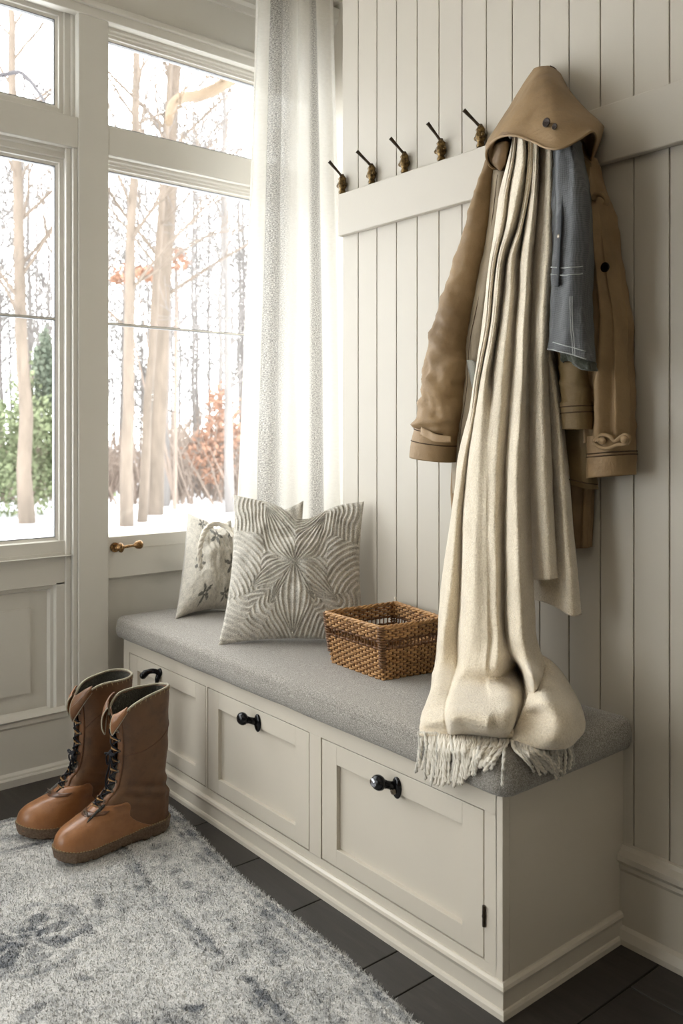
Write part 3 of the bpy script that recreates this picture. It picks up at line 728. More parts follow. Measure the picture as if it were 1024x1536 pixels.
def parka():
    root = empty('hooded_parka', onY(800, 300, .02), 'long khaki canvas hooded coat hanging from the last hook, hood over the throw', 'coat')
    K = M['khaki']
    # body: long panel behind everything
    rows = W_([[(742, 215, .03), (752, 210, .06), (790, 205, .08), (830, 205, .08), (868, 210, .07), (885, 225, .03)],
               [(736, 262, .03), (748, 262, .07), (790, 262, .08), (840, 262, .08), (880, 270, .07), (893, 275, .03)],
               [(724, 360, .025), (736, 360, .07), (790, 360, .075), (846, 360, .08), (893, 360, .06), (905, 360, .03)],
               [(705, 470, .02), (722, 470, .07), (785, 470, .06), (848, 470, .075), (895, 470, .05), (908, 470, .02)],
               [(692, 560, .02), (712, 560, .065), (780, 560, .055), (850, 560, .06), (888, 560, .035), (900, 560, .015)],
               [(684, 640, .02), (702, 640, .06), (770, 640, .05), (848, 640, .05), (884, 640, .03), (892, 640, .012)],
               [(678, 730, .015), (700, 730, .05), (770, 740, .045), (850, 735, .045), (880, 730, .03), (889, 730, .012)],
               [(682, 800, .015), (704, 808, .045), (770, 815, .04), (850, 822, .04), (878, 822, .028), (887, 820, .012)]])
    g = ruffle(surf(rows, 44, 70), .006, 9, 3)
    for i, r in enumerate(g):
        for j, p in enumerate(r):
            p.y = min(-.006, p.y-.006*math.sin(j*.9+i*.03))
    solid(MB().grid(g).build('coat_body', K, root, smooth=True), .003)
    # placket edge beside the left sleeve with its stitching
    pl = W_([[(738, 255, .06), (745, 255, .085), (752, 255, .09), (760, 255, .08)], [(727, 350, .065), (734, 350, .09), (742, 350, .095), (752, 350, .08)],
             [(709, 440, .065), (718, 440, .09), (727, 440, .095), (738, 440, .08)], [(695, 515, .06), (702, 518, .085), (713, 520, .09), (725, 520, .08)],
             [(692, 580, .055), (699, 580, .08), (710, 580, .085), (722, 580, .075)], [(681, 660, .05), (688, 660, .075), (699, 660, .08), (708, 660, .07)],
             [(679, 740, .04), (686, 740, .065), (695, 740, .07), (702, 740, .06)]])
    solid(MB().grid(ruffle(surf(pl, 10, 60), .003, 14)).build('placket', M['placket'], root, smooth=True), .004)
    m = MB(); m.tube(spline([tuple(onY(x, y, .094)) for x, y in [(746, 262), (735, 350), (719, 440), (704, 515), (700, 580), (689, 660), (687, 738)]], 60), .0011, 4)
    m.build('placket_stitching', M['brown_stitch'], root)
    fl = W_([[(700, 540, .10), (708, 540, .11), (716, 545, .105)], [(702, 552, .095), (711, 556, .11), (716, 560, .10)], [(708, 580, .09), (712, 582, .10), (714, 584, .09)]])
    solid(MB().grid(surf(fl, 6, 8)).build('pocket_flap', M['hemcloth'], root, smooth=True), .002)
    # left sleeve
    sl = [(736, 245, 752, 240, .06, .030), (722, 290, 742, 270, .065, .040), (707, 345, 733, 340, .07, .045), (690, 400, 722, 402, .075, .050), (673, 450, 708, 455, .08, .052),
          (658, 500, 699, 500, .085, .052), (645, 555, 694, 560, .088, .050), (635, 605, 686, 615, .088, .048), (630, 645, 680, 655, .088, .046)]
    g = sleeve(sl, n=44, amp=.006, sc=16, seed=2, nv=110, crum=.0065, folds=((.66, .007, .018, .05), (.74, -.005, .02, -.04), (.8, .008, .022, .06), (.88, -.006, .02, .05), (.94, .007, .018, -.03)))
    s = MB().grid(g, True).build('sleeve', K, root, smooth=True)
    cf = [(630, 640, 680, 650, .088, .050), (626, 655, 678, 665, .088, .049), (624, 670, 677, 680, .088, .050), (623, 685, 676, 694, .088, .050)]
    g = sleeve(cf, amp=.003, sc=20, seed=5, nv=14); inner = [[p.lerp(sum(r, Vector())/len(r), .12) for p in r] for r in g[4:]][::-1]
    MB().grid(g, True).grid([g[-1], inner[0]], True).grid(inner, True).build('cuff', K, s, smooth=True)
    r = inner[-1]; MB().cap(r).build('cuff_lining', M['lining'], s)
    m = MB()
    for off in (.15, .6):
        i = int(off*10); ring = [p*1 for p in g[i]]; c = sum(ring, Vector())/len(ring); ring = [c+(p-c)*1.02 for p in ring]; m.tube(ring+[ring[0]], .0012, 4, False)
    m.build('cuff_stitching', M['brown_stitch'], s)
    st = W_([[(632, 640, .140), (652, 650, .145), (676, 655, .14)], [(630, 652, .142), (650, 662, .148), (676, 664, .142)]])
    solid(MB().grid(ruffle(surf(st, 10, 4), .006, 30)).build('cuff_strap', K, s, smooth=True), .004)
    # right sleeve
    sr = [(872, 240, 888, 235, .055, .03), (880, 280, 900, 280, .06, .04), (893, 325, 911, 320, .062, .045), (899, 400, 922, 400, .062, .048), (901, 480, 936, 478, .06, .048),
          (893, 560, 941, 560, .06, .048), (888, 620, 943, 620, .06, .048), (886, 665, 945, 660, .06, .046)]
    g = sleeve(sr, n=60, amp=.006, sc=12, seed=9, nv=60, crum=.004)
    n = len(g[0])
    for i, ring in enumerate(g):   # long vertical pleats
        for k, p in enumerate(ring):
            t = i/60; p.y += .010*math.sin(k/n*2*PI*7+1.2+.6*math.sin(t*5))*min(1, t*1.4); p.y = min(p.y, -.005)
    s = MB().grid(g, True).build('sleeve', K, root, smooth=True)
    cf = [(887, 655, 945, 652, .06, .050), (888, 680, 946, 675, .06, .050), (887, 700, 947, 696, .06, .050), (887, 717, 947, 712, .06, .049)]
    g = sleeve(cf, amp=.002, sc=20, seed=7, nv=14); inner = [[p.lerp(sum(r, Vector())/len(r), .12) for p in r] for r in g[4:]][::-1]
    MB().grid(g, True).grid([g[-1], inner[0]], True).grid(inner, True).build('cuff', K, s, smooth=True)
    MB().cap(inner[-1]).build('cuff_lining', M['lining'], s)
    m = MB()
    for i in (5, 6):
        ring = g[i]; c = sum(ring, Vector())/len(ring); ring = [c+(p-c)*1.025 for p in ring]; m.tube(ring+[ring[0]], .0013, 4, False)
    m.build('cuff_stitching', M['brown_stitch'], s)
    # strap tab with loop and toggle on the cuff
    m = MB(); loop = [(890, 662), (896, 655), (905, 652), (915, 655), (922, 662), (930, 656), (938, 652), (944, 658), (938, 666), (926, 667), (914, 672), (900, 671), (890, 664)]
    m.tube(spline([tuple(onY(x, y, .112)) for x, y in loop], 50), .0042, 6)
    m.ball(onY(936, 659, .118), .009, 10, (1, .7, 1)); m.ball(onY(903, 661, .112), .010, 10, (1, .4, .8))
    m.build('cuff_strap', K, s, smooth=True)
    # shoulder knob and front buttons
    m = MB(); m.tube(spline([tuple(onY(x, y, .10)) for x, y in [(889, 300), (894, 292), (903, 292), (910, 300), (908, 308)]], 14), .006, 8).build('shoulder_tab', K, s, smooth=True)
    def button(c, r, mat, parent, name='button', q=8):
        b = MB(); c = Vector(c); R = []
        for rr, d in [(.0, .0), (.9, 0), (1, .15), (1, .35), (.85, .5), (.7, .38), (0, .36)]:
            R.append([c+Vector((math.cos(2*PI*k/20)*r*rr, -r*d*.8, math.sin(2*PI*k/20)*r*rr)) for k in range(20)])
        b.grid(R, True)
        for dx in (-.22, .22): b.ball(c+Vector((dx*r, -r*.36, 0)), r*.12, 6)
        return b.build(name, mat, parent, smooth=True)
    button(onY(908, 401, .118), .0105, M['black_button'], s)
    # hood
    rows = W_([[(802, 104, .02), (802, 102, .04), (804, 101, .055), (808, 100, .065), (812, 99, .07), (817, 99, .072), (822, 99, .07), (827, 101, .06), (831, 103, .05), (834, 105, .04), (836, 107, .03), (838, 108, .02)],
               [(783, 134, .02), (783, 130, .05), (786, 127, .08), (793, 124, .11), (801, 122, .13), (811, 121, .138), (822, 122, .138), (833, 124, .125), (843, 128, .10), (849, 132, .075), (854, 137, .05), (856, 141, .02)],
               [(764, 170, .02), (762, 164, .05), (765, 160, .09), (774, 158, .135), (787, 157, .165), (803, 157, .178), (820, 158, .18), (838, 160, .17), (854, 162, .145), (867, 163, .11), (877, 164, .07), (881, 168, .02)],
               [(747, 205, .03), (741, 198, .07), (744, 192, .12), (756, 187, .165), (776, 183, .195), (799, 184, .21), (820, 187, .215), (841, 187, .21), (861, 184, .19), (879, 181, .15), (895, 180, .09), (901, 188, .03)],
               [(733, 232, .04), (730, 220, .09), (735, 212, .14), (748, 205, .185), (770, 200, .21), (797, 206, .222), (820, 213, .226), (841, 213, .222), (864, 203, .205), (883, 192, .17), (900, 192, .10), (903, 197, .03)],
               [(750, 255, .07), (735, 248, .11), (729, 228, .155), (741, 210, .195), (768, 203, .218), (798, 212, .228), (820, 222, .232), (843, 222, .228), (867, 208, .210), (887, 197, .175), (895, 212, .11), (882, 250, .05)]])
    g = surf(rows, 66, 46)
    for i, r in enumerate(g):
        for j, p in enumerate(r):
            p.y = min(-.012, p.y-.004*noise.fractal(Vector((p.x*14, p.y*14, p.z*10)), 1, 2, 3)*min(1, i/10)-.003*math.sin(j*.35)*(i/46))
    hd = MB().grid(g).cap(g[0]).build('hood', K, root, smooth=True); solid(hd, .0035)
    m = MB(); edge = g[-1]; m.tube([tuple(p) for p in edge], .0030, 6, True); m.build('hood_hem', K, hd, smooth=True)
    # inside of the hood seen under the brim
    li = []
    for k, (s_, y_) in enumerate(((1, 0), (.97, .03), (.93, .08))):
        row = []
        for p in g[-1]:
            c = Vector((.80, -.10, 1.80)); q = p.lerp(c, .03+.14*k); q.y = p.y*(1-.12*k)+.004*(k == 0); q.z += .016*k; row.append(q)
        li.append(row)
    solid(MB().grid(li).build('hood_lining', M['lining'], hd, smooth=True), .002)
    button(onY(820, 184, .225), .0095, M['button'], hd); button(onY(832, 190, .225), .0065, M['button'], hd)
    m = MB(); m.tube([onY(824, 100, .045), onY(829, 102, .04), onY(833, 105, .03)], .003, 6).build('hanging_loop', M['brown_stitch'], hd)
    # left inner fold of the hood hanging under the brim
    q = W_([[(735, 225, .12), (745, 215, .15), (757, 212, .15), (764, 214, .13)], [(733, 240, .11), (744, 240, .13), (756, 236, .13), (760, 234, .12)], [(745, 252, .09), (750, 256, .10), (755, 250, .10), (758, 246, .10)]])
    solid(MB().grid(surf(q, 10, 10)).build('hood_fold', M['lining'], hd, smooth=True), .002)
    return root
parka()

def jacket():
    K = M['khaki2']
    root = empty('canvas_jacket', onY(860, 560, .05), 'shorter olive khaki jacket, its hem and one cuff showing right of the cream throw', 'jacket')
    rows = W_([[(790, 225, .07), (830, 225, .095), (870, 235, .09), (886, 245, .07)],
               [(790, 330, .07), (840, 330, .095), (888, 330, .095), (898, 330, .07)],
               [(792, 450, .065), (845, 450, .09), (888, 450, .092), (901, 450, .06)],
               [(800, 560, .06), (845, 560, .085), (886, 560, .08), (894, 560, .05)],
               [(805, 650, .06), (848, 650, .08), (884, 650, .072), (892, 650, .045)],
               [(815, 712, .055), (852, 716, .078), (880, 722, .072), (897, 724, .045)],
               [(815, 722, .055), (852, 727, .076), (880, 733, .070), (898, 733, .042)]])
    g = ruffle(surf(rows, 26, 60), .006, 10, 8)
    b = solid(MB().grid(g).build('jacket_body', K, root, smooth=True), .003)
    m = MB(); m.tube(spline([tuple(onY(x, y, d)) for x, y, d in [(815, 715, .062), (852, 719, .087), (880, 725, .079), (896, 727, .052)]], 20), .0013, 4); m.build('hem_stitching', M['brown_stitch'], b)
    sl = [(836, 470, 880, 470, .105, .02), (838, 520, 882, 520, .11, .024), (842, 555, 881, 550, .112, .026), (843, 585, 883, 583, .112, .027), (845, 612, 884, 609, .112, .027)]
    g = sleeve(sl, amp=.004, sc=16, seed=4, nv=40, crum=.004, folds=((.7, .003, .03, .05),))
    s = MB().grid(g, True).build('sleeve', K, root, smooth=True)
    cf = [(844, 605, 884, 602, .112, .029), (847, 625, 885, 622, .112, .029), (848, 644, 885, 644, .112, .029)]
    g = sleeve(cf, amp=.0015, sc=20, seed=1, nv=10)
    inner = [[p.lerp(sum(r, Vector())/len(r), .12) for p in r] for r in g[4:]][::-1]
    MB().grid(g, True).grid([g[-1], inner[0]], True).grid(inner, True).build('cuff', K, s, smooth=True)
    MB().cap(inner[-1]).build('cuff_lining', M['lining'], s)
    m = MB()
    for i in (2, 4):
        ring = g[i]; c = sum(ring, Vector())/len(ring); ring = [c+(p-c)*1.03 for p in ring]; m.tube(ring+[ring[0]], .0012, 4, False)
    m.build('cuff_stitching', M['brown_stitch'], s)
jacket()

def denim():
    root = empty('denim_jacket', onY(860, 380, .1), 'washed blue grey denim jacket with frayed hem, hanging right of the throw', 'jacket')
    rows = W_([[(831, 208, .14), (836, 206, .175), (848, 204, .19), (862, 207, .18), (870, 214, .12)],
               [(832, 250, .15), (838, 250, .185), (852, 250, .20), (870, 252, .185), (879, 254, .12)],
               [(831, 300, .155), (839, 300, .19), (856, 300, .205), (880, 298, .185), (889, 298, .12)],
               [(828, 380, .16), (837, 380, .19), (858, 380, .20), (880, 378, .18), (889, 378, .115)],
               [(826, 450, .165), (836, 450, .19), (858, 452, .20), (878, 450, .18), (887, 450, .115)],
               [(823, 505, .17), (834, 506, .192), (856, 512, .205), (882, 518, .185), (891, 520, .115)],
               [(821, 525, .17), (833, 527, .194), (856, 533, .207), (884, 541, .187), (893, 543, .115)]])
    g = ruffle(surf(rows, 34, 80), .009, 13, 1)
    for i, r in enumerate(g):
        for j, p in enumerate(r): p.y -= .0035*math.sin(j*.55+i*.10)+.004*abs(noise.noise(Vector((p.x*40, 0, p.z*30))))
    b = solid(MB().grid(g).build('denim_panel', M['denim'], root, smooth=True), .003)
    m = MB()
    def st(a, c=0, k=.0009, d=.006):
        pts = [tuple(Vector(g[i][j])+Vector((0, -d, 0))) for i, j in a]; m = MB(); m.tube(pts, k, 4); m.build('seam_stitching', M['denim_stitch'], b)
    st([(i, 17+int(i*.02)) for i in range(52, 80)]); st([(i, 19) for i in range(52, 80)]); 
    for rr in (44, 46, 70): st([(rr, j) for j in range(6, 33)])
    st([(78, j) for j in range(1, 34)])
    # darker button placket between throw and denim
    q = W_([[(833, 222, .172), (838, 222, .193), (845, 222, .199)], [(833, 300, .177), (838, 300, .198), (844, 300, .205)], [(831, 370, .178), (836, 370, .199), (841, 370, .205)], [(829, 430, .178), (833, 430, .197), (838, 430, .202)]])
    p = solid(MB().grid(surf(q, 6, 30)).build('placket', M['denim_dark'], root, smooth=True), .003)
    for y in (268, 354):
        MB().ball(onY(838, y, .203), .005, 10, (1, .5, 1)).build('snap', M['eyelet'], p, smooth=True)
    # frayed dark lining under the hem
    q = W_([[(836, 526, .15), (850, 530, .17), (868, 535, .175), (884, 540, .165), (893, 545, .12)], [(838, 538, .14), (850, 540, .165), (868, 546, .17), (884, 552, .165), (895, 554, .12)], [(842, 546, .13), (854, 541, .15), (866, 552, .16), (884, 556, .155), (896, 557, .12)]])
    solid(MB().grid(ruffle(surf(q, 30, 8), .016, 40)).build('frayed_hem', M['fray'], root, smooth=True), .002)
denim()

# ================================================================== THROW
def on_cushion(px, py, h=0.):
    p = onZ(px, py, CT+h)
    if p.x <= .985+h and p.y >= -.428-h: return p
    q = onY(px, py, .432+h)
    if q.x <= .99: return q
    return onX(px, py, .992+h)
def throw():
    root = empty('wool_throw', onY(760, 900, .15), 'long cream wool throw with fringe, draped from the hood down over the cushion corner', 'blanket')
    T = M['throw']
    def C(spec):
        out = []
        for p in spec:
            out.append(onZ(p[0], p[1], CT+p[3]) if len(p) == 4 else onY(p[0], p[1], p[2]))
        return out
    Y = lambda y, xs, ds: [(x, y, d) for x, d in zip(xs, ds)]
    def dd(b): return [b-.06, b+.010, b-.012, b+.024, b-.022, b+.018, b-.028, b+.022, b-.06]
    A = [Y(202, [769, 772, 775, 784, 794, 796, 798, 806, 813], dd(.150)),
         Y(240, [762, 768, 772, 784, 793, 795, 797, 805, 812], dd(.155)),
         Y(290, [749, 757, 764, 776, 787, 790, 793, 802, 811], dd(.160)),
         Y(340, [741, 750, 757, 766, 775, 781, 786, 797, 808], dd(.165)),
         Y(389, [734, 740, 745, 752, 759, 769, 779, 792, 803], dd(.168)),
         Y(440, [728, 734, 739, 747, 754, 766, 777, 790, 801], dd(.17)),
         Y(489, [722, 729, 733, 741, 748, 761, 773, 787, 799], dd(.172)),
         Y(560, [711, 717, 721, 729, 738, 754, 769, 784, 796], dd(.178)),
         Y(620, [703, 708, 712, 723, 736, 751, 764, 780, 794], [.13, .18, .172, .205, .19, .20, .165, .205, .13]),
         Y(680, [688, 696, 702, 716, 730, 745, 759, 777, 794], [.13, .185, .172, .215, .205, .205, .165, .21, .13]),
         Y(740, [680, 689, 697, 713, 728, 743, 757, 777, 795], [.135, .19, .172, .222, .215, .21, .165, .215, .135]),
         Y(800, [672, 683, 693, 711, 728, 743, 756, 778, 797], [.14, .20, .175, .23, .222, .218, .168, .222, .14]),
         Y(860, [664, 677, 690, 710, 729, 744, 756, 779, 800], [.15, .21, .18, .24, .23, .225, .17, .228, .145]),
         Y(915, [658, 671, 688, 709, 730, 745, 757, 781, 803], [.16, .22, .19, .25, .24, .232, .175, .232, .15]),
         Y(955, [655, 666, 686, 706, 731, 748, 759, 784, 805], [.17, .235, .20, .262, .25, .238, .18, .235, .15]),
         [(652, 992, .18), (662, 995, .245), (686, 998, .22), (702, 998, .272), (728, 1000, .272), (748, 996, .262), (766, 982, .20), (792, 990, .235), (817, 1000, .15)],
         [(645, 1030, 0, .045), (658, 1030, 0, .062), (676, 1028, 0, .062), (700, 1022, 0, .075), (728, 1024, 0, .074), (753, 1018, 0, .080), (778, 1003, 0, .070), (800, 1015, 0, .13), (820, 1014, 0, .075)],
         [(637, 1058, 0, .018), (651, 1060, 0, .042), (668, 1058, 0, .048), (698, 1050, 0, .072), (732, 1052, 0, .074), (763, 1045, 0, .076), (785, 1030, 0, .050), (802, 1038, 0, .085), (814, 1034, 0, .05)],
         [(631, 1078, 0, .010), (648, 1081, 0, .030), (668, 1078, 0, .040), (697, 1072, 0, .066), (732, 1074, 0, .070), (768, 1066, 0, .070), (784, 1056, 0, .030), (795, 1056, 0, .05), (802, 1052, 0, .02)],
         [(628, 1092, 0, .006), (648, 1095, 0, .010), (670, 1093, 0, .020), (700, 1090, 0, .042), (732, 1094, 0, .046), (764, 1092, 0, .044), (776, 1082, 0, .012), (784, 1076, 0, .022), (790, 1068, 0, .008)],
         [(627, 1101, 0, .003), (648, 1103, 0, .004), (672, 1104, 0, .004), (700, 1104, 0, .004), (734, 1106, 0, .004), (758, 1108, 0, .006), (770, 1098, 0, .004), (776, 1090, 0, .006), (780, 1082, 0, .003)]]
    def plump(rows):
        "fill the bands between valleys so that each fold is round and the creases are narrow"
        out = []
        for r in rows:
            q = []
            for i in range(len(r)-1):
                a, b = r[i], r[i+1]; q.append(a)
                va, vb = i % 2 == 0, (i+1) % 2 == 0
                t = .28 if va else .72
                m = [a[k]+(b[k]-a[k])*t for k in range(len(a))]; e = .72 if va else .28
                m[-1 if len(a) == 4 else 2] = a[-1]+(b[-1]-a[-1])*(1-e if not va else e) if len(a) == len(b) else m[-1]
                q.append(tuple(m))
            q.append(r[-1]); out.append(q)
        return out
    g = surf([C(r) for r in plump(A)], 150, 170)
    def fuzz(g, a=.0025):
        for r in g:
            for p in r:
                n = noise.fractal(Vector((p.x*15, p.y*15, p.z*5)), 1, 2, 3)
                p.y -= a*n*1.6; p.z += a*.3*n; p.z = max(p.z, CT+.0025) if p.y < -.2 or p.z < CT+.02 else p.z
        return g
    fuzz(g)
    fr = MB().grid(g).build('throw_front', T, root, smooth=True); solid(fr, .006, 1)
    # short and long ends of the back half
    B1 = [Y(202, [806, 812, 817, 826, 833], [.10, .13, .145, .158, .12]), Y(300, [800, 810, 816, 824, 833], [.10, .13, .15, .165, .12]), Y(389, [792, 803, 811, 821, 831], [.10, .135, .155, .17, .13]),
          Y(489, [786, 800, 806, 815, 824], [.10, .135, .165, .18, .14]), Y(560, [782, 797, 804, 813, 821], [.10, .135, .16, .17, .13]), Y(640, [782, 795, 804, 815, 824], [.10, .13, .16, .17, .13]),
          Y(720, [784, 796, 806, 818, 828], [.10, .13, .16, .17, .13]), Y(800, [786, 799, 809, 822, 832], [.10, .13, .16, .17, .13]), [(788, 870, .10), (801, 870, .13), (811, 870, .155), (824, 869, .165), (835, 867, .13)]]
    o = MB().grid(ruffle(surf([C(r) for r in B1], 26, 80), .003, 12)).build('throw_short_end', T, root, smooth=True); solid(o, .004)
    B2 = [Y(300, [806, 815, 825, 830, 833], [.07, .10, .12, .12, .08]), Y(489, [790, 805, 815, 822, 827], [.07, .10, .13, .13, .08]), Y(560, [790, 808, 822, 830, 836], [.07, .10, .12, .13, .08]), Y(640, [790, 812, 829, 838, 845], [.07, .10, .12, .13, .08]),
          Y(720, [790, 812, 832, 844, 853], [.07, .10, .11, .13, .08]), Y(800, [790, 814, 836, 850, 859], [.07, .10, .11, .13, .08]), Y(860, [792, 815, 838, 855, 865], [.07, .10, .11, .13, .08]), [(795, 899, .07), (815, 903, .10), (836, 912, .11), (857, 924, .13), (871, 922, .09)]]
    o = MB().grid(ruffle(surf([C(r) for r in B2], 26, 80), .003, 12, 4)).build('throw_long_end', T, root, smooth=True); solid(o, .004)
    # bulging fold lying on the cushion at the right
    Cc = [[(798, 978, .10), (812, 982, .13), (826, 990, .12), (842, 1006, .085), (852, 1022, .045)],
          [(800, 1006, .14), (818, 1012, .175), (836, 1020, .155), (856, 1036, .105), (868, 1052, .05)],
          [(790, 1045, 0, .07), (812, 1048, 0, .088), (836, 1056, 0, .080), (861, 1066, 0, .055), (877, 1078, 0, .010)],
          [(778, 1078, 0, .035), (804, 1072, 0, .052), (832, 1083, 0, .055), (856, 1092, 0, .040), (876, 1096, 0, .008)],
          [(768, 1098, 0, .012), (795, 1096, 0, .034), (826, 1107, 0, .036), (852, 1110, 0, .024), (868, 1108, 0, .006)],
          [(764, 1111, 0, .004), (786, 1116, 0, .008), (812, 1124, 0, .008), (843, 1124, 0, .008), (859, 1118, 0, .004)]]
    g2 = fuzz(surf([C(r) for r in Cc], 44, 54), .002)
    o = MB().grid(g2).build('throw_right_fold', T, root, smooth=True); solid(o, .006, 1)
    # rolled hem edge across the front
    m = MB(); P = [tuple(on_cushion(x, y, h)) for x, y, h in [(674, 1088, .014), (690, 1089, .018), (712, 1090, .02), (736, 1094, .02), (756, 1099, .018), (768, 1100, .014)]]
    m.tube(spline(P, 20), [.004]+[.0095]*19+[.005], 10); m.build('rolled_hem', T, root, smooth=True)
    # fringe
    rnd = random.Random(5)
    def tassel(x0, y0, x1, y1, mid, mat, r=.0026):
        P = [tuple(on_cushion(x0, y0-3, .006)), tuple(on_cushion(x0*.85+x1*.15+mid*.5, y0+(y1-y0)*.25, .007)), tuple(on_cushion((x0+x1)/2+mid, (y0+y1)/2, .006)), tuple(on_cushion(x0*.2+x1*.8+mid*.4, y0*.2+y1*.8, .005)), tuple(on_cushion(x1, y1, .004))]
        pts = [Vector(p) for p in spline(P, 16)]; m = MB()
        # two plied yarns with a frayed tip
        for ph in (0, PI):
            q = []
            for i, p in enumerate(pts):
                a = ph+i*1.3; off = Vector((math.cos(a)*r*.75, math.sin(a)*r*.35, math.sin(a)*r*.4)); q.append(p+off)
            m.tube(q, [r*.95]*13+[r*.9, r*.8, r*1.0, r*.4], 5)
        m.build('tassel', mat, root, smooth=True)
    n = 62
    for i in range(n):
        t = i/(n-1); x0 = 628+t*134+rnd.uniform(-1.5, 1.5); y0 = 1101+t*6
        L = 44+26*math.sin(PI*min(1, t*1.15+.12))+rnd.uniform(-9, 9)
        lean = -5 if t < .15 else (-4+rnd.uniform(-7, 5)); 
        if t > .55: lean = -18*(t-.5)*2.6+rnd.uniform(-9, 6)
        if i == n-3: lean, L = -3, 72
        tassel(x0, y0, x0+lean, y0+L, rnd.uniform(-6, 7), M['tassel'] if rnd.random() < .9 else M['tassel_grey'], rnd.uniform(.0023, .0032))
    for i in range(34):
        t = i/33; x0 = 768+t*90+rnd.uniform(-1.5, 1.5); y0 = 1114+9*math.sin(PI*min(1, t*1.1))
        if t < .6: lean = 34-18*t+rnd.uniform(-9, 9); L = 34+12*t+rnd.uniform(-7, 7)
        else: lean = rnd.uniform(-5, 9); L = 42+rnd.uniform(-10, 8)
        tassel(x0, y0, x0+lean, y0+L, rnd.uniform(-4, 6), M['tassel_grey'] if rnd.random() < .6 else M['tassel'], rnd.uniform(.0020, .0027))
throw()

# ================================================================== PILLOWS
def set_layer(o, vals, name='tuft'):
    a = o.data.attributes.new(name, 'FLOAT', 'POINT'); a.data.foreach_set('value', vals)
def pillow(name, BL, BR, TL, TR, thick, hfun, mat, label, group, n=90, dip=(0, 0, .2), sag=.07, amp=.004, fuzz=.0012, inset=.07, ear=.0, seed=0):
    BL, BR, TL, TR = map(Vector, (BL, BR, TL, TR))
    nrm = ((BR-BL).cross(TL-BL)).normalized()
    C = (BL+BR+TL+TR)/4
    if nrm.dot(Vector((CX, CY, CH))-C) < 0: nrm = -nrm
    mb = MB(); vals = []; up = ((TL-BL)+(TR-BR)).normalized()
    for side in (1, -1):
        rows = []
        m = n if side == 1 else n//2
        for i in range(m+1):
            v = -1+2*i/m; r = []
            for j in range(m+1):
                u = -1+2*j/m
                uu = u*(1-inset*(1-v*v)*abs(u)); vv = v*(1-inset*(1-u*u)*abs(v))
                p = BL*(1-uu)*(1-vv)/4+BR*(1+uu)*(1-vv)/4+TL*(1-uu)*(1+vv)/4+TR*(1+uu)*(1+vv)/4
                e = (max(0, 1-u*u)**.55)*(max(0, 1-v*v)**.55)
                t = thick*.5*e
                dp = dip[2]*math.exp(-((u-dip[0])/.34)**2)*max(0, (v+.15)/1.15)**2 if dip[2] else 0
                p = p-up*dp*(TL-BL).length*.5
                if side == 1: t *= 1-.30*math.exp(-((u-dip[0])/.16)**2)*max(0, v)**1.5*(1 if dip[2] else 0)
                t += (sag*.5*thick*math.exp(-((v+.55)/.35)**2)*e if sag else 0)
                q = noise.fractal(Vector((u*2.2+seed, v*2.2, side*3)), 1, 2, 3)*.10*thick*e
                h = 0; c = .5
                if side == 1:
                    h, c = hfun(u, v)
                    h = h*amp*min(1, e*4)+fuzz*(noise.noise(Vector((u*70, v*70, seed)))+.7*noise.noise(Vector((u*150, v*150, seed+3))))
                r.append(p+nrm*side*(t+q)+nrm*h); vals.append(c)
            rows.append(r)
        mb.grid(rows, flip=(side == -1))
    for k, p in enumerate(mb.v):
        if p[2] < CT-.001: mb.v[k] = (p[0], p[1], CT-.001)
    # keep the colour layer aligned: no welding, edges simply meet
    off = MB(); off.v = mb.v; off.f = mb.f
    me_o = off.build(name, mat)
    set_layer(me_o, vals); me_o.data.polygons.foreach_set('use_smooth', [True]*len(me_o.data.polygons)); me_o.data.update()
    return tag(me_o, label, 'pillow', group)
def petals(u, v):
    "tufted flower: vesica petals round the centre with echoing contour rows"
    v0 = v-.02; best = 9; hit = None
    for ang, L, w in ((62, .95, .17), (118, .98, .18), (208, .74, .15), (270, 1.0, .22), (322, .78, .16), (240, .62, .10), (300, .6, .10)):
        a = math.radians(ang); s = u*math.cos(a)+v0*math.sin(a); t = abs(-u*math.sin(a)+v0*math.cos(a))
        if 0 < s < L:
            wd = w*math.sin(PI*(s/L)**.8)+1e-4; d = t-wd
        else: d = math.hypot(max(-s, s-L, 0), t)
        if d < best: best = d; hit = t/(w*math.sin(PI*(max(1e-3, min(.999, s/L)))**.8)+1e-4) if 0 < s < L else 2
    if best <= 0:
        f = hit*2.6; r = .5+.5*math.cos(2*PI*f)
    else:
        # rows echo outward; fans at the two sides
        f = best/.066+.55*noise.noise(Vector((u*3.5, v*3.5, 5))); r = .5+.5*math.cos(2*PI*f)
        if abs(v0) < .40+.05*math.sin(u*5) and abs(u) > .47:
            rr = math.hypot(abs(u)-1.25, v0*1.0+.62); f = rr/.07; r = .5+.5*math.cos(2*PI*f)
    r = r**1.6; n = noise.fractal(Vector((u*7, v*7, 7)), 1, 2, 4); k = noise.noise(Vector((u*48, v*48, 2)))
    return r-.5+.25*k, .42+.22*r+.16*n+.16*k
def motifs(u, v):
    c = .72+.16*noise.noise(Vector((u*14, v*14, 2))); h = 0
    for (x, y, s) in ((-.35, -.72, .2), (.55, -.15, .24), (-.62, -.1, .18), (-.02, .48, .25), (.65, .62, .2), (-.5, .75, .16), (.35, -.75, .15), (-.6, .35, .12)):
        dx, dy = u-x, v-y; a = math.atan2(dy, dx); d = math.hypot(dx, dy)
        pr = s*(.62+.38*math.cos(5*a+x*9))+.05*noise.noise(Vector((u*20, v*20, 1)))
        if d < pr: c = .10+.25*abs(noise.noise(Vector((u*34, v*34, 4)))) if d > s*.12 else .7; h += .3
    return h, c
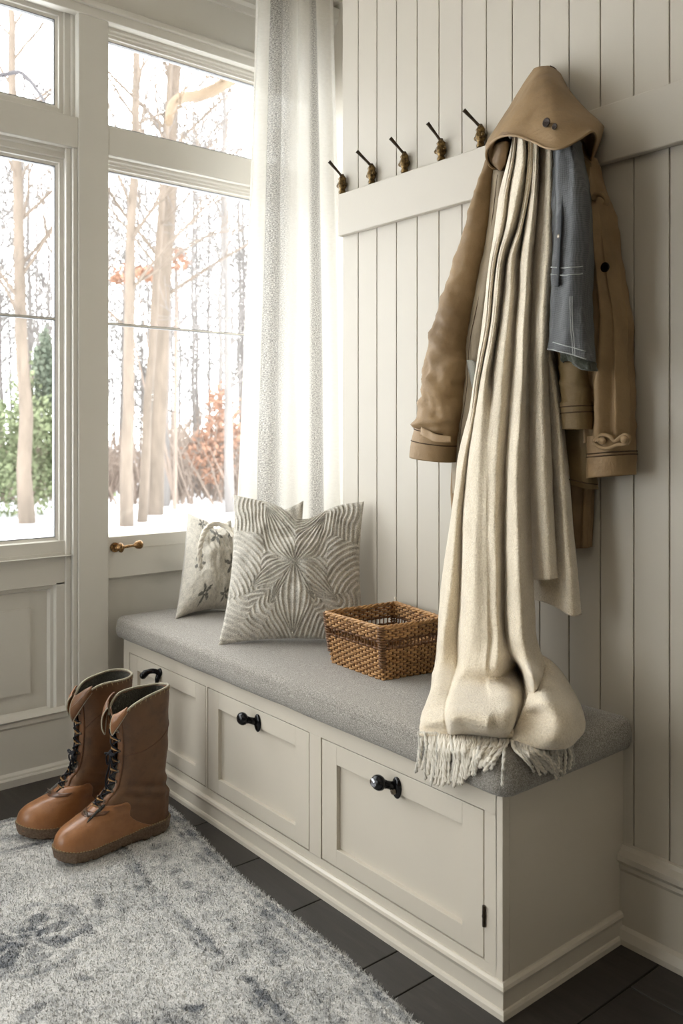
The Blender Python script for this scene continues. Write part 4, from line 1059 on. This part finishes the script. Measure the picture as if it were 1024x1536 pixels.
def pillows():
    Z0 = CT-.001
    bl = onZ(327, 968, Z0); br = Vector((.150, -.035, Z0))
    tl = onZ(350, 742, .905); tr = onY(546, 752, .030)
    # the small of the back leans on the shiplap edge
    pillow('throw_pillow', bl, br, tl, tr, .150, petals, M['pillow'], 'large square pillow tufted with a pale flower, leaning beside the basket', 'pillows on the bench', n=230, dip=(.12, 0, .20), amp=.0055, inset=.085)
    a = onZ(392, 955, Z0); 
    tr2 = atD(455, 751, 2.86); tl2 = atD(366, 768, 2.90)
    br2 = Vector((tr2.x+.02, tr2.y+.0, Z0)); bl2 = Vector((tl2.x+.03, tl2.y-.02, Z0))
    pillow('throw_pillow', bl2, br2, tl2, tr2, .10, lambda u, v: (.3*math.cos(u*20+v*9), .42+.2*math.cos(u*20+v*9)), M['pillow'], 'grey tufted pillow hidden behind the large one, only its top corner showing', 'pillows on the bench', n=60, dip=(0, 0, .03), amp=.003, inset=.10)
    bl3 = onZ(262, 930, Z0); br3 = Vector((-.47, -.075, Z0)); tl3 = atD(281, 768, 3.02); tr3 = Vector((-.50, -.085, .80)); tl3 = Vector((tl3.x, tl3.y, tl3.z))
    pillow('throw_pillow', bl3, br3, tl3, tr3, .17, motifs, M['pillow2'], 'small cream pillow with dark grey blossoms by the window', 'pillows on the bench', n=150, dip=(.25, 0, .16), sag=.2, amp=.003, inset=.12, seed=4)
    p = [o for o in COL.objects if o.name.startswith('throw_pillow')][-1]
    # knotted cords over its top
    m = MB(); P = [atD(x, y, d) for x, y, d in [(301, 852, 2.80), (299, 832, 2.79), (302, 812, 2.80), (309, 795, 2.82), (322, 786, 2.84), (338, 790, 2.84), (352, 806, 2.82)]]
    S = [Vector(q) for q in spline([tuple(q) for q in P], 50)]
    for ph in (0, 2.09, 4.19):
        m = MB(); q = []
        for i, s in enumerate(S):
            a = ph+i*.55; q.append(s+Vector((math.cos(a)*.004, math.sin(a)*.004, math.cos(a+1)*.005)))
        m.tube(q, .0052, 6); o = m.build('cord', M['tassel'], p, smooth=True)
pillows()

# ================================================================== BASKET
def basket():
    z0 = CT; c0 = Vector((.462, -.262, z0))
    top = [(.240, -.262), (.466, -.268), (.492, -.075), (.262, -.030)]
    root = empty('wicker_basket', (.36, -.16, z0), 'open square brown wicker basket standing on the grey cushion between pillow and throw', 'basket')
    bot = [(.246, -.244), (.458, -.252), (.482, -.082), (.268, -.046)]
    H = .132; nrow = 21
    def corner_loop(P, n_per=15, r=.010):
        out = []; m = len(P)
        for i in range(m):
            a = Vector(P[i]+(0,)); b = Vector(P[(i+1) % m]+(0,)); pz = Vector(P[i-1]+(0,))
            d1 = (a-pz).normalized(); d2 = (b-a).normalized()
            out += [a-d1*r, (a*2-d1*r*.5+d2*r*.5)/2+(d2-d1)*(-.0)*r, a+d2*r]
            nx = Vector(P[(i+1) % m]+(0,)); e = nx-d2*r
            for k in range(1, n_per): out.append((a+d2*r).lerp(e, k/n_per))
        return out
    def loop(t, n_per=15): 
        B = corner_loop(bot, n_per); T = corner_loop(top, n_per)
        return [b.lerp(q, t) for b, q in zip(B, T)]
    L0 = loop(0); N = len(L0)
    def outw(L, i):
        t = L[(i+1) % len(L)]-L[i-1]; return Vector((t.y, -t.x, 0)).normalized()
    # stakes
    stk = MB(); cols = list(range(N))
    for i in cols:
        pts = []
        for k in range(9):
            t = k/8; p = loop(t)[i]; pts.append(Vector((p.x, p.y, z0+.002+H*t)))
        stk.tube(pts, .0020, 5)
    stk.build('stakes', M['wicker_dark'], root, smooth=True)
    # weavers in front and behind of the stakes in turn
    wv = MB(); wv2 = MB()
    for rr in range(nrow):
        if rr in (13, 14): continue                      # open band shows the stakes
        t = (rr+.5)/nrow; L = loop(t); pts = []
        M2 = N*4
        for s in range(M2):
            i = s//4; f = (s % 4)/4; p = L[i].lerp(L[(i+1) % N], f); o = outw(L, i).lerp(outw(L, (i+1) % N), f)
            w = math.cos(PI*(i+f)+PI*(rr % 2)); w = math.copysign(abs(w)**.7, w)
            jit = .0007*noise.noise(Vector((s*.21, rr*3.1, 0)))
            pts.append(Vector((p.x, p.y, z0+.003+H*t+jit))+o*w*.0034)
        (wv2 if rr in (12, 15) else wv).tube(pts+[pts[0], pts[1]], .0031, 5, False)
    wv.build('weave', M['wicker'], root, smooth=True); wv2.build('dark_weave_band', M['wicker_dark'], root, smooth=True)
    # dark inner wall, rim, corner binding and floor
    inn = MB(); rows = []
    for t in (0, .5, .99): rows.append([Vector((p.x, p.y, z0+.003+H*t))-outw(L0, i)*.0075 for i, p in enumerate(loop(t))])
    MB().cap([Vector((p.x, p.y, z0+.003)) for p in L0]).build('basket_floor', M['wicker_in'], root)
    rim = MB(); L = loop(1.0)
    R = [Vector((p.x, p.y, z0+H+.003)) for p in L]
    for ph in (0, 2.1, 4.2):
        q = []
        for i in range(N*3):
            p = R[(i//3) % N].lerp(R[(i//3+1) % N], (i % 3)/3); o = outw(L, (i//3) % N); a = ph+i*.5
            q.append(p+o*math.cos(a)*.0034+Vector((0, 0, math.sin(a)*.0034)))
        rim.tube(q+[q[0]], .0030, 6, False)
    rim.build('rim', M['wicker'], root, smooth=True)
    for i, (a, b) in enumerate(zip(bot, top)):
        m = MB()
        for k in range(16):
            t = .25+.75*k/15; p = Vector(a+(0,)).lerp(Vector(b+(0,)), t); c = Vector((.36, -.16, 0)); o = (p-c).normalized(); q = Vector((-o.y, o.x, 0))
            z = z0+.003+H*t; p.z = z
            m.tube([p-o*.010+q*.009, p+o*.0015+q*.006, p+o*.004, p+o*.0015-q*.006, p-o*.010-q*.009], .0026, 5)
        m.build('corner_binding', M['wicker_dark'], root, smooth=True)
    k = MB(); p = Vector((.262, -.030, z0+H+.004)); k.tube([p, p+Vector((0, 0, .010))], .002, 6); k.ball(p+Vector((0, 0, .013)), .0045, 8)
    k.build('toggle', M['tassel'], root, smooth=True)
basket()

# ================================================================== RUG
def rug():
    rnd = random.Random(11)
    # outline of the rug: far side, rounded corner, side running past the bench
    def inside(x, y):
        ex = -.452+.02*noise.noise(Vector((0, y*6, 0)))
        ey = -.478-.072*(x+.1)-.010*math.sin(x*7)+.004*noise.noise(Vector((x*30, 0, 0)))
        d = ey-y; e = x-ex; r = .20
        if d < r and e < r: return r-math.hypot(r-d, r-e), d, e
        return min(d, e), d, e
    x0, x1, y0, y1 = -.46, 1.75, -1.95, -.45; st = .0055
    nx, ny = int((x1-x0)/st), int((y1-y0)/st)
    mb = MB(); vals = []; idx = {}
    flowers = []
    for gx in range(5):
        for gy in range(4):
            flowers.append((.16+gx*.44, -1.02-gy*.40, .105, gx))
    small = [(rnd.uniform(-.3, 1.7), rnd.uniform(-1.9, -.72), rnd.uniform(.018, .034), rnd.uniform(0, 6)) for _ in range(110)]
    def pat(x, y, d, e):
        b = .74+.20*noise.fractal(Vector((x*5, y*5, 0)), 1, 2, 3)
        wx = x+.010*noise.noise(Vector((x*18, y*18, 3))); wy = y+.010*noise.noise(Vector((x*18, y*18, 9)))
        k = 0
        for (fx, fy, R, s) in flowers:
            dx, dy = wx-fx, wy-fy; dd = math.hypot(dx, dy)
            if dd < R*1.45:
                a = math.atan2(dy, dx)
                if .25*R < dd < R*(.62+.33*abs(math.cos(4*a))) and abs(math.cos(4*a)) > .45: k = max(k, .75)
                if dd < .13*R: k = max(k, .8)
                if abs(dd-R*1.28) < R*.07: k = max(k, .45)
        dm = min(d, e)
        if dm > .2:
            for (fx, fy, R, s) in small:
                dx, dy = wx-fx, wy-fy
                if abs(dx) < R*2 and abs(dy) < R*2:
                    c, q = math.cos(s), math.sin(s); a, b2 = dx*c+dy*q, -dx*q+dy*c
                    if (a/R)**2+(b2/(R*.45))**2 < 1: k = max(k, .6)
        # border guard lines and the motifs between them
        for dd, w, s in ((.020, .010, .6), (.048, .006, .45), (.205, .009, .6), (.225, .004, .4)):
            if abs(dm-dd-.004*noise.noise(Vector((x*12, y*12, 4)))) < w: k = max(k, s)
        if .07 < dm < .19:
            a = (x if d < e else y)*2*PI/.15; m = math.sin(a)*.028+.13
            if abs(dm-m) < .006 and noise.noise(Vector((x*22, y*22, 2))) > -.05: k = max(k, .35)
            if math.hypot(((a/PI) % 1-.5)*.075, dm-.13) < .018: k = max(k, .45)
        wear = noise.fractal(Vector((x*9+4, y*9, 1)), 1, 2, 5)+.4*noise.noise(Vector((x*60, y*60, 8)))
        k *= max(0, min(1, .75+wear*1.3))
        sp = noise.fractal(Vector((wx*17, wy*17, 6)), 1, 2, 4)
        b += .16*noise.noise(Vector((x*75, y*75, 21)))+.12*noise.noise(Vector((x*38, y*38, 31)))
        pt_ = max(0, min(1, (sp-.02)*5))*max(0, min(1, .55+1.2*noise.noise(Vector((x*3.3, y*3.3, 12)))))
        return max(0, min(1, b+.04-k*.75-.30*pt_))
    for i in range(nx+1):
        x = x0+i*st
        for j in range(ny+1):
            y = y0+j*st; m, d, e = inside(x, y)
            if m < -.5*st: continue
            idx[i, j] = len(mb.v); hz = .012*min(1, (max(0, m)+.003)/.010)**.5
            mb.v.append((x+rnd.uniform(-1, 1)*.0012, y+rnd.uniform(-1, 1)*.0012, hz+.0016*rnd.uniform(-1, 1)+.0008)); vals.append(pat(x, y, d, e))
    for i in range(nx):
        for j in range(ny):
            q = [(i, j), (i+1, j), (i+1, j+1), (i, j+1)]
            if all(t in idx for t in q): mb.f.append(tuple(idx[t] for t in q))
    # short pile: leaning yarn tips standing on the backing
    for _ in range(150000):
        x = rnd.uniform(-.44, 1.15); y = rnd.uniform(-1.75, -.455)
        if y < -1.05-.0*x and x > .9: continue
        m, d, e = inside(x, y)
        if m < -.002: continue
        i = idx.get((int((x-x0)/st), int((y-y0)/st)))
        if i is None: continue
        c = vals[i]+rnd.uniform(-.2, .16); a = rnd.uniform(0, 2*PI); w = .0013; L = rnd.uniform(.003, .007); out = .002 if m < .006 else 0
        ca, sa = math.cos(a)*w, math.sin(a)*w; tx, ty = rnd.uniform(-.0035, .0035), rnd.uniform(-.0035, .0035)+out
        z = mb.v[i][2]-.001; n = len(mb.v); mb.v += [(x-ca, y-sa, z), (x+ca, y+sa, z), (x+tx, y+ty, z+L)]; mb.f.append((n, n+1, n+2)); vals += [c-.1, c-.1, c+.06]
    o = mb.build('area_rug', M['rug']); set_layer(o, vals); o.data.polygons.foreach_set('use_smooth', [True]*len(o.data.polygons))
    tag(o, 'pale blue grey patterned area rug with a worn floral border under the boots', 'rug')
rug()

# ================================================================== BOOTS
def boot(mirror, loc, rot, label, name='work_boot'):
    "boot pointing along -Y, heel at y=0, built round its own origin"
    root = empty(name, loc, label, 'boot')
    Rz = Matrix.Rotation(rot, 3, 'Z'); L0 = Vector(loc)
    def T(x, y, z): return L0+Rz @ Vector((x*mirror, y, z))
    def Tl(P): return [T(*p) for p in P]
    flip = mirror < 0
    # ---- foot outline (sole): half widths left/right along y
    def foot(y, side):
        s = -y/.315   # 0 heel .. 1 toe
        s = min(max(s, 0), 1)
        base = [(0, .0), (.03, .022), (.10, .034), (.25, .036), (.42, .034), (.60, .045), (.75, .052), (.88, .046), (.95, .034), (1, 0)]
        for (a, wa), (b, wb) in zip(base, base[1:]):
            if a <= s <= b:
                t = (s-a)/(b-a); w = wa+(wb-wa)*(t*t*(3-2*t) if wa and wb else math.sqrt(t) if wa == 0 else 1-math.sqrt(max(0, 1-t))); break
        return w
    def outline(grow, n=44):
        P = []
        for i in range(n):
            s = .5-.5*math.cos(PI*i/(n-1)); y = -.315*s; w = foot(y, 1)
            cx = -.010*math.sin(PI*min(1, max(0, s-.35)/.65))
            P.append((cx+w, y))
        Q = []
        for i in range(n-2, 0, -1):
            s = .5-.5*math.cos(PI*i/(n-1)); y = -.315*s; w = foot(y, 1); cx = -.010*math.sin(PI*min(1, max(0, s-.35)/.65))
            Q.append((cx-w, y))
        O = P+Q; O2 = O+[O[0]]; cum = [0]
        for a_, b_ in zip(O2, O2[1:]): cum.append(cum[-1]+math.hypot(a_[0]-b_[0], a_[1]-b_[1]))
        R_ = []; j = 0
        for i in range(96):
            d = cum[-1]*i/96
            while cum[j+1] < d: j += 1
            f_ = (d-cum[j])/max(1e-9, cum[j+1]-cum[j]); R_.append((O2[j][0]+(O2[j+1][0]-O2[j][0])*f_, O2[j][1]+(O2[j+1][1]-O2[j][1])*f_))
        O = R_; m = len(O); out = []
        for i, (x, y) in enumerate(O):
            a = O[i-1]; b = O[(i+1) % m]; tx, ty = b[0]-a[0], b[1]-a[1]; l = math.hypot(tx, ty) or 1
            out.append((x-ty/l*grow*(1), y+tx/l*grow*(1)))
        return out
    # orientation: make grow positive = outward
    test = outline(.01)
    sg = 1 if max(p[1] for p in test) > .004 else -1
    def toe_spring(y): s = -y/.315; return .012*max(0, (s-.72)/.28)**2
    def ring(grow, z, zs=1): return Tl([(x, y, z+toe_spring(y)*zs) for x, y in outline(sg*grow)])
    # sole slab with lugged edge, stacked heel
    mb = MB(); n = len(outline(0)); O = outline(0)
    lug = []
    for i, (x, y) in enumerate(O):
        lug.append(.0055 if i % 4 < 3 and not (-.095 > y > -.135) else 0)
    r0 = Tl([(x*.97, y*.985-.002, (.0125 if -.098 > y > -.135 else .0)+toe_spring(y)+(.006 if l == 0 else 0)) for (x, y), l in zip(O, lug)])
    def heel(y): return .007*max(0, min(1, (y+.13)/.03))
    rows = [r0]
    for g, z in ((.0035, .004), (.0055, .014), (.0065, .020), (.0075, .0235), (.0085, .0255), (.0085, .0285), (.004, .0300)):
        rows.append(Tl([(x, y, z*(1)+toe_spring(y)+heel(y)*(z/.03)+(.004 if (lug[i] == 0 and z < .015) else 0)) for i, (x, y) in enumerate(outline(sg*(g-(.003 if (lug[i % n] == 0 and z < .02) else 0) if False else sg*0+sg*g*sg)))]))
    mb.grid(rows, True, flip); mb.cap(rows[0], not flip); mb.cap(rows[-1], flip)
    mb.build('sole', M['sole'], root, smooth=False)
    # welt stitches
    m = MB(); wl = Tl([(x, y, .0305+toe_spring(y)+heel(y)) for x, y in outline(sg*.0055)])
    wl2 = spline([tuple(p) for p in wl+[wl[0]]], 190)
    for i in range(0, 190, 2): m.tube([wl2[i], wl2[i+1]], .0014, 4)
    m.build('welt_stitching', M['welt'], root)
    # ---- upper: stack of level sections
    #  z: (front y, back y, half width, centre width position, squareness)
    S = [(.028, -.313, .001, 1.0), (.036, -.314, .003, 1.0), (.050, -.312, .004, .99), (.062, -.305, .003, .97), (.072, -.292, .002, .95), (.080, -.272, .001, .92), (.088, -.245, 0, .89),
         (.096, -.222, .000, .86), (.106, -.203, -.006, .84), (.118, -.188, -.009, .82), (.134, -.174, -.010, .81), (.155, -.164, -.009, .82), (.18, -.159, -.006, .86), (.21, -.154, -.002, .88), (.25, -.153, -.001, .92), (.29, -.155, -.001, .97), (.33, -.159, -.001, 1.04), (.36, -.163, -.001, 1.10), (.385, -.166, -.001, 1.14)]
    N = 64; rings = []
    ZT = [(-.3148, .052), (-.3115, .062), (-.304, .072), (-.290, .081), (-.268, .088), (-.240, .096), (-.215, .107), (-.195, .122), (-.178, .150), (-.166, .21), (-.15, .5), (.02, .6)]
    def ztop(y):
        if y <= ZT[0][0]: return ZT[0][1]
        for (a, za), (b, zb) in zip(ZT, ZT[1:]):
            if a <= y <= b: return za+(zb-za)*(y-a)/(b-a)
        return .6
    def yfront(z):
        if z <= .052: return -.3148
        for (a, za), (b, zb) in zip(ZT, ZT[1:]):
            if za <= z <= zb: return a+(b-a)*(z-za)/(zb-za)
        return -.16
    S = [(z, yfront(z) if z < .14 else yf, yb, k) for (z, yf, yb, k) in S]
    for (z, yf, yb, k) in S:
        r = []
        for a in range(N):
            t = 2*PI*a/N; s = .5-.5*math.cos(t); y = yb+(yf-yb)*s
            sh = max(0, 1-((z-.026)/(max(ztop(y), z+.0001)-.026))**2.8)**.5
            w = foot(max(-.315, min(0, y)), 1)*1.02+.0005
            cx = -.010*math.sin(PI*min(1, max(0, -y/.315-.35)/.65))
            sx = math.sin(t); e = 1 if (y < -.15 or abs(sx) > .2) else (abs(sx)/.2)**.5
            x0_ = math.copysign(w*sh*e, sx)+cx*min(1, max(0, (.16-z)/.05))
            hw = .047*k; f = min(1, max(0, (z-.10)/.06)); f = f*f*(3-2*f)
            x1_ = hw*sx*(1+.06*math.cos(2*t))
            r.append((x0_*(1-f)+x1_*f, y, z))
        rings.append(r)
    # resample vertically
    nz = 60; cols = [spline([r[a] for r in rings], nz) for a in range(N)]
    G = [[cols[a][i] for a in range(N)] for i in range(nz+1)]
    def rimz(t, z):  # rim rises at the back, dips at the front, collar folded
        return z
    rows = []
    for i in range(nz+1):
        r = []
        for a in range(N):
            x, y, z = G[i][a]; t = 2*PI*a/N; fr = max(0, -math.cos(t))   # 1 at front
            if z > .20: # slope the mouth: front lower
                z -= (z-.20)/.185*(.055*fr**3-.006*math.cos(t)-.004*math.sin(2*t))
            v = Vector((x*16+mirror*7, y*16, z*14)); q = noise.fractal(v, 1, 2, 3)
            cr_ = math.exp(-((z-.125)/.035)**2)*.0034*math.sin(z*190+y*60+x*30)*(1-.6*fr)
            amp = .0042 if z > .09 else .0010
            if z > .3: x += .003*math.sin(3*t+mirror)*(z-.3)/.08
            nx = math.sin(t); ny = math.cos(t)
            d = q*amp+cr_
            r.append((x+nx*d, y+ny*d, z))
        rows.append(r)
    # the gap over the instep where the tongue shows: front columns above z=.11 are left out
    gap = {}
    half = N//2
    up = MB(); V = [[T(*p) for p in r] for r in rows]
    for i in range(nz+1): pass
    b = len(up.v)
    for r in V: up.v += [tuple(p) for p in r]
    sf_ = []
    def open_(i, a):
        z = rows[i][a][2]; 
        if z < .112: return False
        w = 2.2+1.4*min(1, (z-.112)/.2)
        return abs((a+.5)-half) < w
    for i in range(nz):
        for a in range(N):
            k = (a+1) % N
            if open_(i, a): continue
            q = (b+i*N+a, b+i*N+k, b+(i+1)*N+k, b+(i+1)*N+a); x_, y_, z_ = rows[i][a]
            sf_.append(q[::-1] if flip else q)
    shf = MB(); shf.v = list(up.v); shf.f = sf_
    def clean(mb):
        used = sorted({k for f in mb.f for k in f}); mp = {k: i for i, k in enumerate(used)}
        mb.v = [mb.v[k] for k in used]; mb.f = [tuple(mp[k] for k in f) for f in mb.f]; return mb
    solid(clean(shf).build('shaft', M['leather_shaft'], root, smooth=True), .0038, 0)
    VAMP = True
    # darker shaft quarters: lace facings
    def pt(a, i, out=.0):
        i = max(0, min(nz, i)); i0 = int(i); f = i-i0; i1 = min(nz, i0+1); a0 = int(math.floor(a)); g = a-a0
        def P(ii, aa): return Vector(rows[ii][aa % N])
        p = (P(i0, a0)*(1-g)+P(i0, a0+1)*g)*(1-f)+(P(i1, a0)*(1-g)+P(i1, a0+1)*g)*f
        t = 2*PI*a/N; p += Vector((math.sin(t), math.cos(t), 0))*out
        return p
    vm = []
    def idx_at(a, z):
        for i in range(nz):
            z0_, z1_ = rows[i][a % N][2], rows[i+1][a % N][2]
            if z0_ <= z <= z1_: return i+(z-z0_)/max(1e-9, z1_-z0_)
        return nz
    for a in range(9, N-8):
        s_ = .5-.5*math.cos(2*PI*a/N); q_ = min(1, max(0, (s_-.16)/.55)); q_ = q_*q_*(3-2*q_)
        zt_ = .034+.084*q_; ii = idx_at(a, zt_)
        vm.append([T(*pt(a, ii*k/26, .0032)) for k in range(27)])
    solid(MB().grid(vm, flip=not flip).build('vamp', M['leather'], root, smooth=True), .003, 0)
    i_lo = min(i for i in range(nz) if rows[i][half][2] > .108); i_hi = nz-2
    for sd in (-1, 1):
        fc = []
        for i in range(i_lo-1, nz):
            z = rows[i][half][2]; w = 2.2+1.4*min(1, max(0, z-.112)/.2)
            fc.append([T(*pt(half+sd*(w-.3+q*1.0), i, .0035)) for q in range(4)])
        solid(MB().grid(fc).build('lace_facing', M['leather_dark'], root, smooth=True), .0025)
    # tongue
    tg = []
    for k in range(22):
        f = k/21; i = i_lo-3+f*(nz-i_lo+3); row = []
        for q in range(9):
            a = half+(q-4)*1.15; p = pt(a, i, -.008-.004*math.cos((q-4)*.35)*f)
            if f > .85: p.z += (f-.85)*.10; p.y -= (f-.85)*.05
            row.append(T(*p))
        tg.append(row)
    solid(MB().grid(ruffle(tg, .002, 40)).build('tongue', M['leather_dark'], root, smooth=True), .003)
    # lining and folded collar
    li = []
    for k, (dz, off) in enumerate(((0, -.001), (-.02, -.006), (-.06, -.007), (-.12, -.007), (-.20, -.008), (-.27, -.009))):
        r = []
        for a in range(N):
            p = pt(a, nz, off); tgt = p.z+dz; 
            ii = max(range(nz+1), key=lambda j: -abs(rows[j][a][2]-tgt)); q = pt(a, ii, off); r.append(T(q.x, q.y, q.z))
        li.append(r)
    # lining stops at the lace opening
    ml = MB(); bb = len(ml.v)
    for r in li: ml.v += [tuple(p) for p in r]
    for i in range(len(li)-1):
        for a in range(N):
            if abs(a+.5-half) < 3.2 and i < 3: continue
            ml.f.append((bb+i*N+a, bb+i*N+(a+1) % N, bb+(i+1)*N+(a+1) % N, bb+(i+1)*N+a))
    ml.cap(li[-1]); ml.build('lining', M['boot_lining'], root, smooth=True)
    # pale binding along the mouth
    w = 3.6; path = [T(*pt(a, nz, .0)) for a in [half+w+x*(N-2*w)/60 for x in range(61)]]
    MB().tube(path, .0032, 6).build('collar_binding', M['shearling'], root, smooth=True)
    # overcast stitches under the binding
    m = MB()
    for k in range(2, 60, 2):
        a = half+w+k*(N-2*w)/60; m.tube([T(*pt(a, nz, .004)), T(*pt(a+.25, nz-1.4, .004))], .0009, 4)
    m.build('collar_stitching', M['welt'], root)
    # turned-over collar flap at one side of the opening and pointed flap at the other
    for sd, sc in ((1, 1.7), (-1, 1.3)):
        fl = []; a0 = half+sd*3.4
        for k in range(9):
            f = k/8; row = []
            for q in range(12):
                g_ = q/11; aa = a0+sd*(-.6+g_*4.2*sc); ang = f*2.6
                p = pt(aa, nz-1, .004+.010*math.sin(ang)*sc*(1-.5*g_)); p.z += .013*math.cos(ang)*sc*(1-g_*.6)-.016*f*(1-g_)*sc+.006
                row.append(T(*p))
            fl.append(row)
        solid(MB().grid(fl).build('collar_flap', M['leather_dark'] if sd > 0 else M['leather'], root, smooth=True), .003)
        m = MB(); m.tube([p for p in fl[-1]], .0023, 5); m.tube([p for p in fl[4]], .0016, 5); m.tube([r[0] for r in fl], .002, 5)
        m.build('collar_flap_binding', M['shearling'], root, smooth=True)
    # eyelets, laces
    levels = [i_lo+1.5+k*(nz-i_lo-7)/8 for k in range(9)]
    L = []; R = []
    for i in levels:
        z = rows[int(i)][half][2]; w = 2.2+1.4*min(1, max(0, z-.112)/.2)+.9
        for sd, lst in ((-1, L), (1, R)):
            p = pt(half+sd*w, i, .0065); lst.append(p)
            e = MB(); c = T(*p); d = (T(*pt(half+sd*w, i, .012))-c).normalized()
            e.tube([c-d*.001, c+d*.002], [.0040, .0034], 10); e.tube([c+d*.002, c+d*.0022], .0018, 8)
            e.build('eyelet', M['eyelet'], root, smooth=False)
    lace = MB(); bars = MB()
    for k in range(len(L)):
        a, b_ = L[k], R[k]
        mid = (a+b_)/2+Vector((0, -.006, 0)); bars = MB(); bars.tube([T(*p) for p in spline([tuple(a), tuple((a+mid)/2+Vector((0, -.003, .001))), tuple(mid), tuple((b_+mid)/2+Vector((0, -.003, -.001))), tuple(b_)], 12)], .0021, 6); bars.build('lace_rung', M['lace_tan'], root, smooth=True)
        if k+1 < len(L):
            for p, q, s in ((L[k], R[k+1], 1), (R[k], L[k+1], 0)):
                m_ = (p+q)/2+Vector((0, -.008-.003*s, 0)); lace.tube([T(*v) for v in spline([tuple(p), tuple(m_), tuple(q)], 10)], .0022, 6)
    lace.build('laces', M['lace'], root, smooth=True)
    # loose knot with two loops lower down, hanging from one side
    kn = MB(); c = (L[6]+R[6])/2+Vector((-.004, -.012, -.010)) if mirror > 0 else (L[4]+R[4])/2+Vector((-.012, -.013, 0))
    kn.ball(T(*c), .008, 10, (1, .8, 1.2))
    for sx, sz in ((.02, -.022), (-.012, -.03), (.028, .004), (-.022, -.006)):
        kn.tube([T(*v) for v in spline([tuple(c), tuple(c+Vector((sx*.6, -.008, sz*.2))), tuple(c+Vector((sx, -.004, sz))), tuple(c+Vector((sx*.4, -.003, sz*.8))), tuple(c)], 18)], .0023, 6)
    kn.tube([T(*v) for v in spline([tuple(c), tuple(c+Vector((.006, -.008, -.03))), tuple(c+Vector((-.004, -.012, -.065))), tuple(c+Vector((.004, -.016, -.095)))], 18)], .0022, 6)
    kn.build('lace_bow', M['lace'], root, smooth=True)
    # instep strap with buckle
    iv = [j for j in range(nz) if rows[j][half][2] > .098][0]
    st = []
    for k in range(4):
        st.append([T(*pt(half+(q-8)*1.05, iv-1+k*.85+abs(q-8)*.05, .006)) for q in range(17)])
    s = solid(MB().grid(st).build('instep_strap', M['strap'], root, smooth=True), .003)
    m = MB(); cc = pt(half-1.5, iv+.5, .011); fr = [(-.010, 0, -.008), (.010, 0, -.008), (.010, -.001, .008), (-.010, -.001, .008)]
    pts = [T(*(cc+Vector(v))) for v in fr]; m.tube(pts+[pts[0]], .0015, 5); m.tube([(pts[0]+pts[3])/2, (pts[1]+pts[2])/2], .0012, 5)
    m.build('buckle', M['eyelet'], s)
    # seams
    m = MB()
    jx = [j for j in range(nz) if rows[j][0][2] > .30][0]
    m.tube([T(*pt(half+6+k, jx-2+3*math.sin(k*.1), .0028)) for k in range(N-12)], .0009, 4)
    m.build('shaft_seam', M['strap'], root)
    return root
ZR = .0145
boot(1, (-.122, -.532, ZR), .06, 'tan leather lace-up boot nearer the bench, its pale collar folded out')
boot(-1, (-.298, -.556, ZR), -.02, 'tan leather lace-up boot farther from the bench, half hidden by its mate')

# ================================================================== LIGHT AND CAMERA
def light_and_camera():
    w = bpy.data.worlds.new('overcast_sky'); scene.world = w; w.use_nodes = True
    t = w.node_tree; bg = t.nodes['Background']
    tc = t.nodes.new('ShaderNodeTexCoord'); sp = t.nodes.new('ShaderNodeSeparateXYZ'); t.links.new(tc.outputs['Generated'], sp.inputs[0])
    r = t.nodes.new('ShaderNodeValToRGB'); e = r.color_ramp.elements
    e[0].position = .0; e[0].color = (.99, 1, 1, 1); e[1].position = .8; e[1].color = (.97, .97, .97, 1)
    t.links.new(sp.outputs['Z'], r.inputs['Fac']); t.links.new(r.outputs['Color'], bg.inputs['Color'])
    bg.inputs['Strength'].default_value = SKY
    def portal(loc, rot, sx, sy):
        l = bpy.data.lights.new('window_portal', 'AREA'); l.shape = 'RECTANGLE'; l.size = sx; l.size_y = sy; l.cycles.is_portal = True
        o = bpy.data.objects.new('window_portal', l); o.location = loc; o.rotation_euler = rot; COL.objects.link(o)
    portal((XW-.16, -1.25, 1.6), (0, -PI/2, 0), 1.9, 3.6)
    portal((-.1, RY-.1, 1.3), (PI/2, 0, PI), .9, 2.1)
    # warm ceiling fixture
    root = empty('ceiling_lamp', (1.9, -1.9, RZ), 'round white flush ceiling lamp', 'lamp')
    MB().tube([(1.9, -1.9, RZ), (1.9, -1.9, RZ-.03)], [.20, .20], 32).build('lamp_base', M['trim'], root, smooth=False)
    m = NT('lamp_diffuser'); m.base(srgb(255, 240, 215)); m.set(Emission_Strength=LAMP); m.b.inputs['Emission Color'].default_value = (1, .86, .68, 1)
    MB().ball((1.9, -1.9, RZ-.04), .17, 24, (1, 1, .4)).build('diffuser', m.m, root, smooth=True)
    c = bpy.data.cameras.new('camera'); o = bpy.data.objects.new('camera', c); COL.objects.link(o)
    o.location = (CX, CY, CH)
    fw = Vector((FW[0], FW[1], 0)); o.rotation_euler = fw.to_track_quat('-Z', 'Y').to_euler()
    c.sensor_fit = 'VERTICAL'; c.sensor_height = 36; c.sensor_width = 24; c.lens = F/1536*36
    c.shift_y = -(768-PY)/1536; c.clip_start = .05; c.clip_end = 400
    c.dof.use_dof = True; c.dof.focus_distance = 2.15; c.dof.aperture_fstop = 4.5
    scene.camera = o
    v = scene.view_settings; v.view_transform = 'Standard'; v.look = 'None'; v.gamma = 1; v.use_curve_mapping = False; v.exposure = EXPO
SKY, LAMP, EXPO = 6.6, 12., .42
light_and_camera()
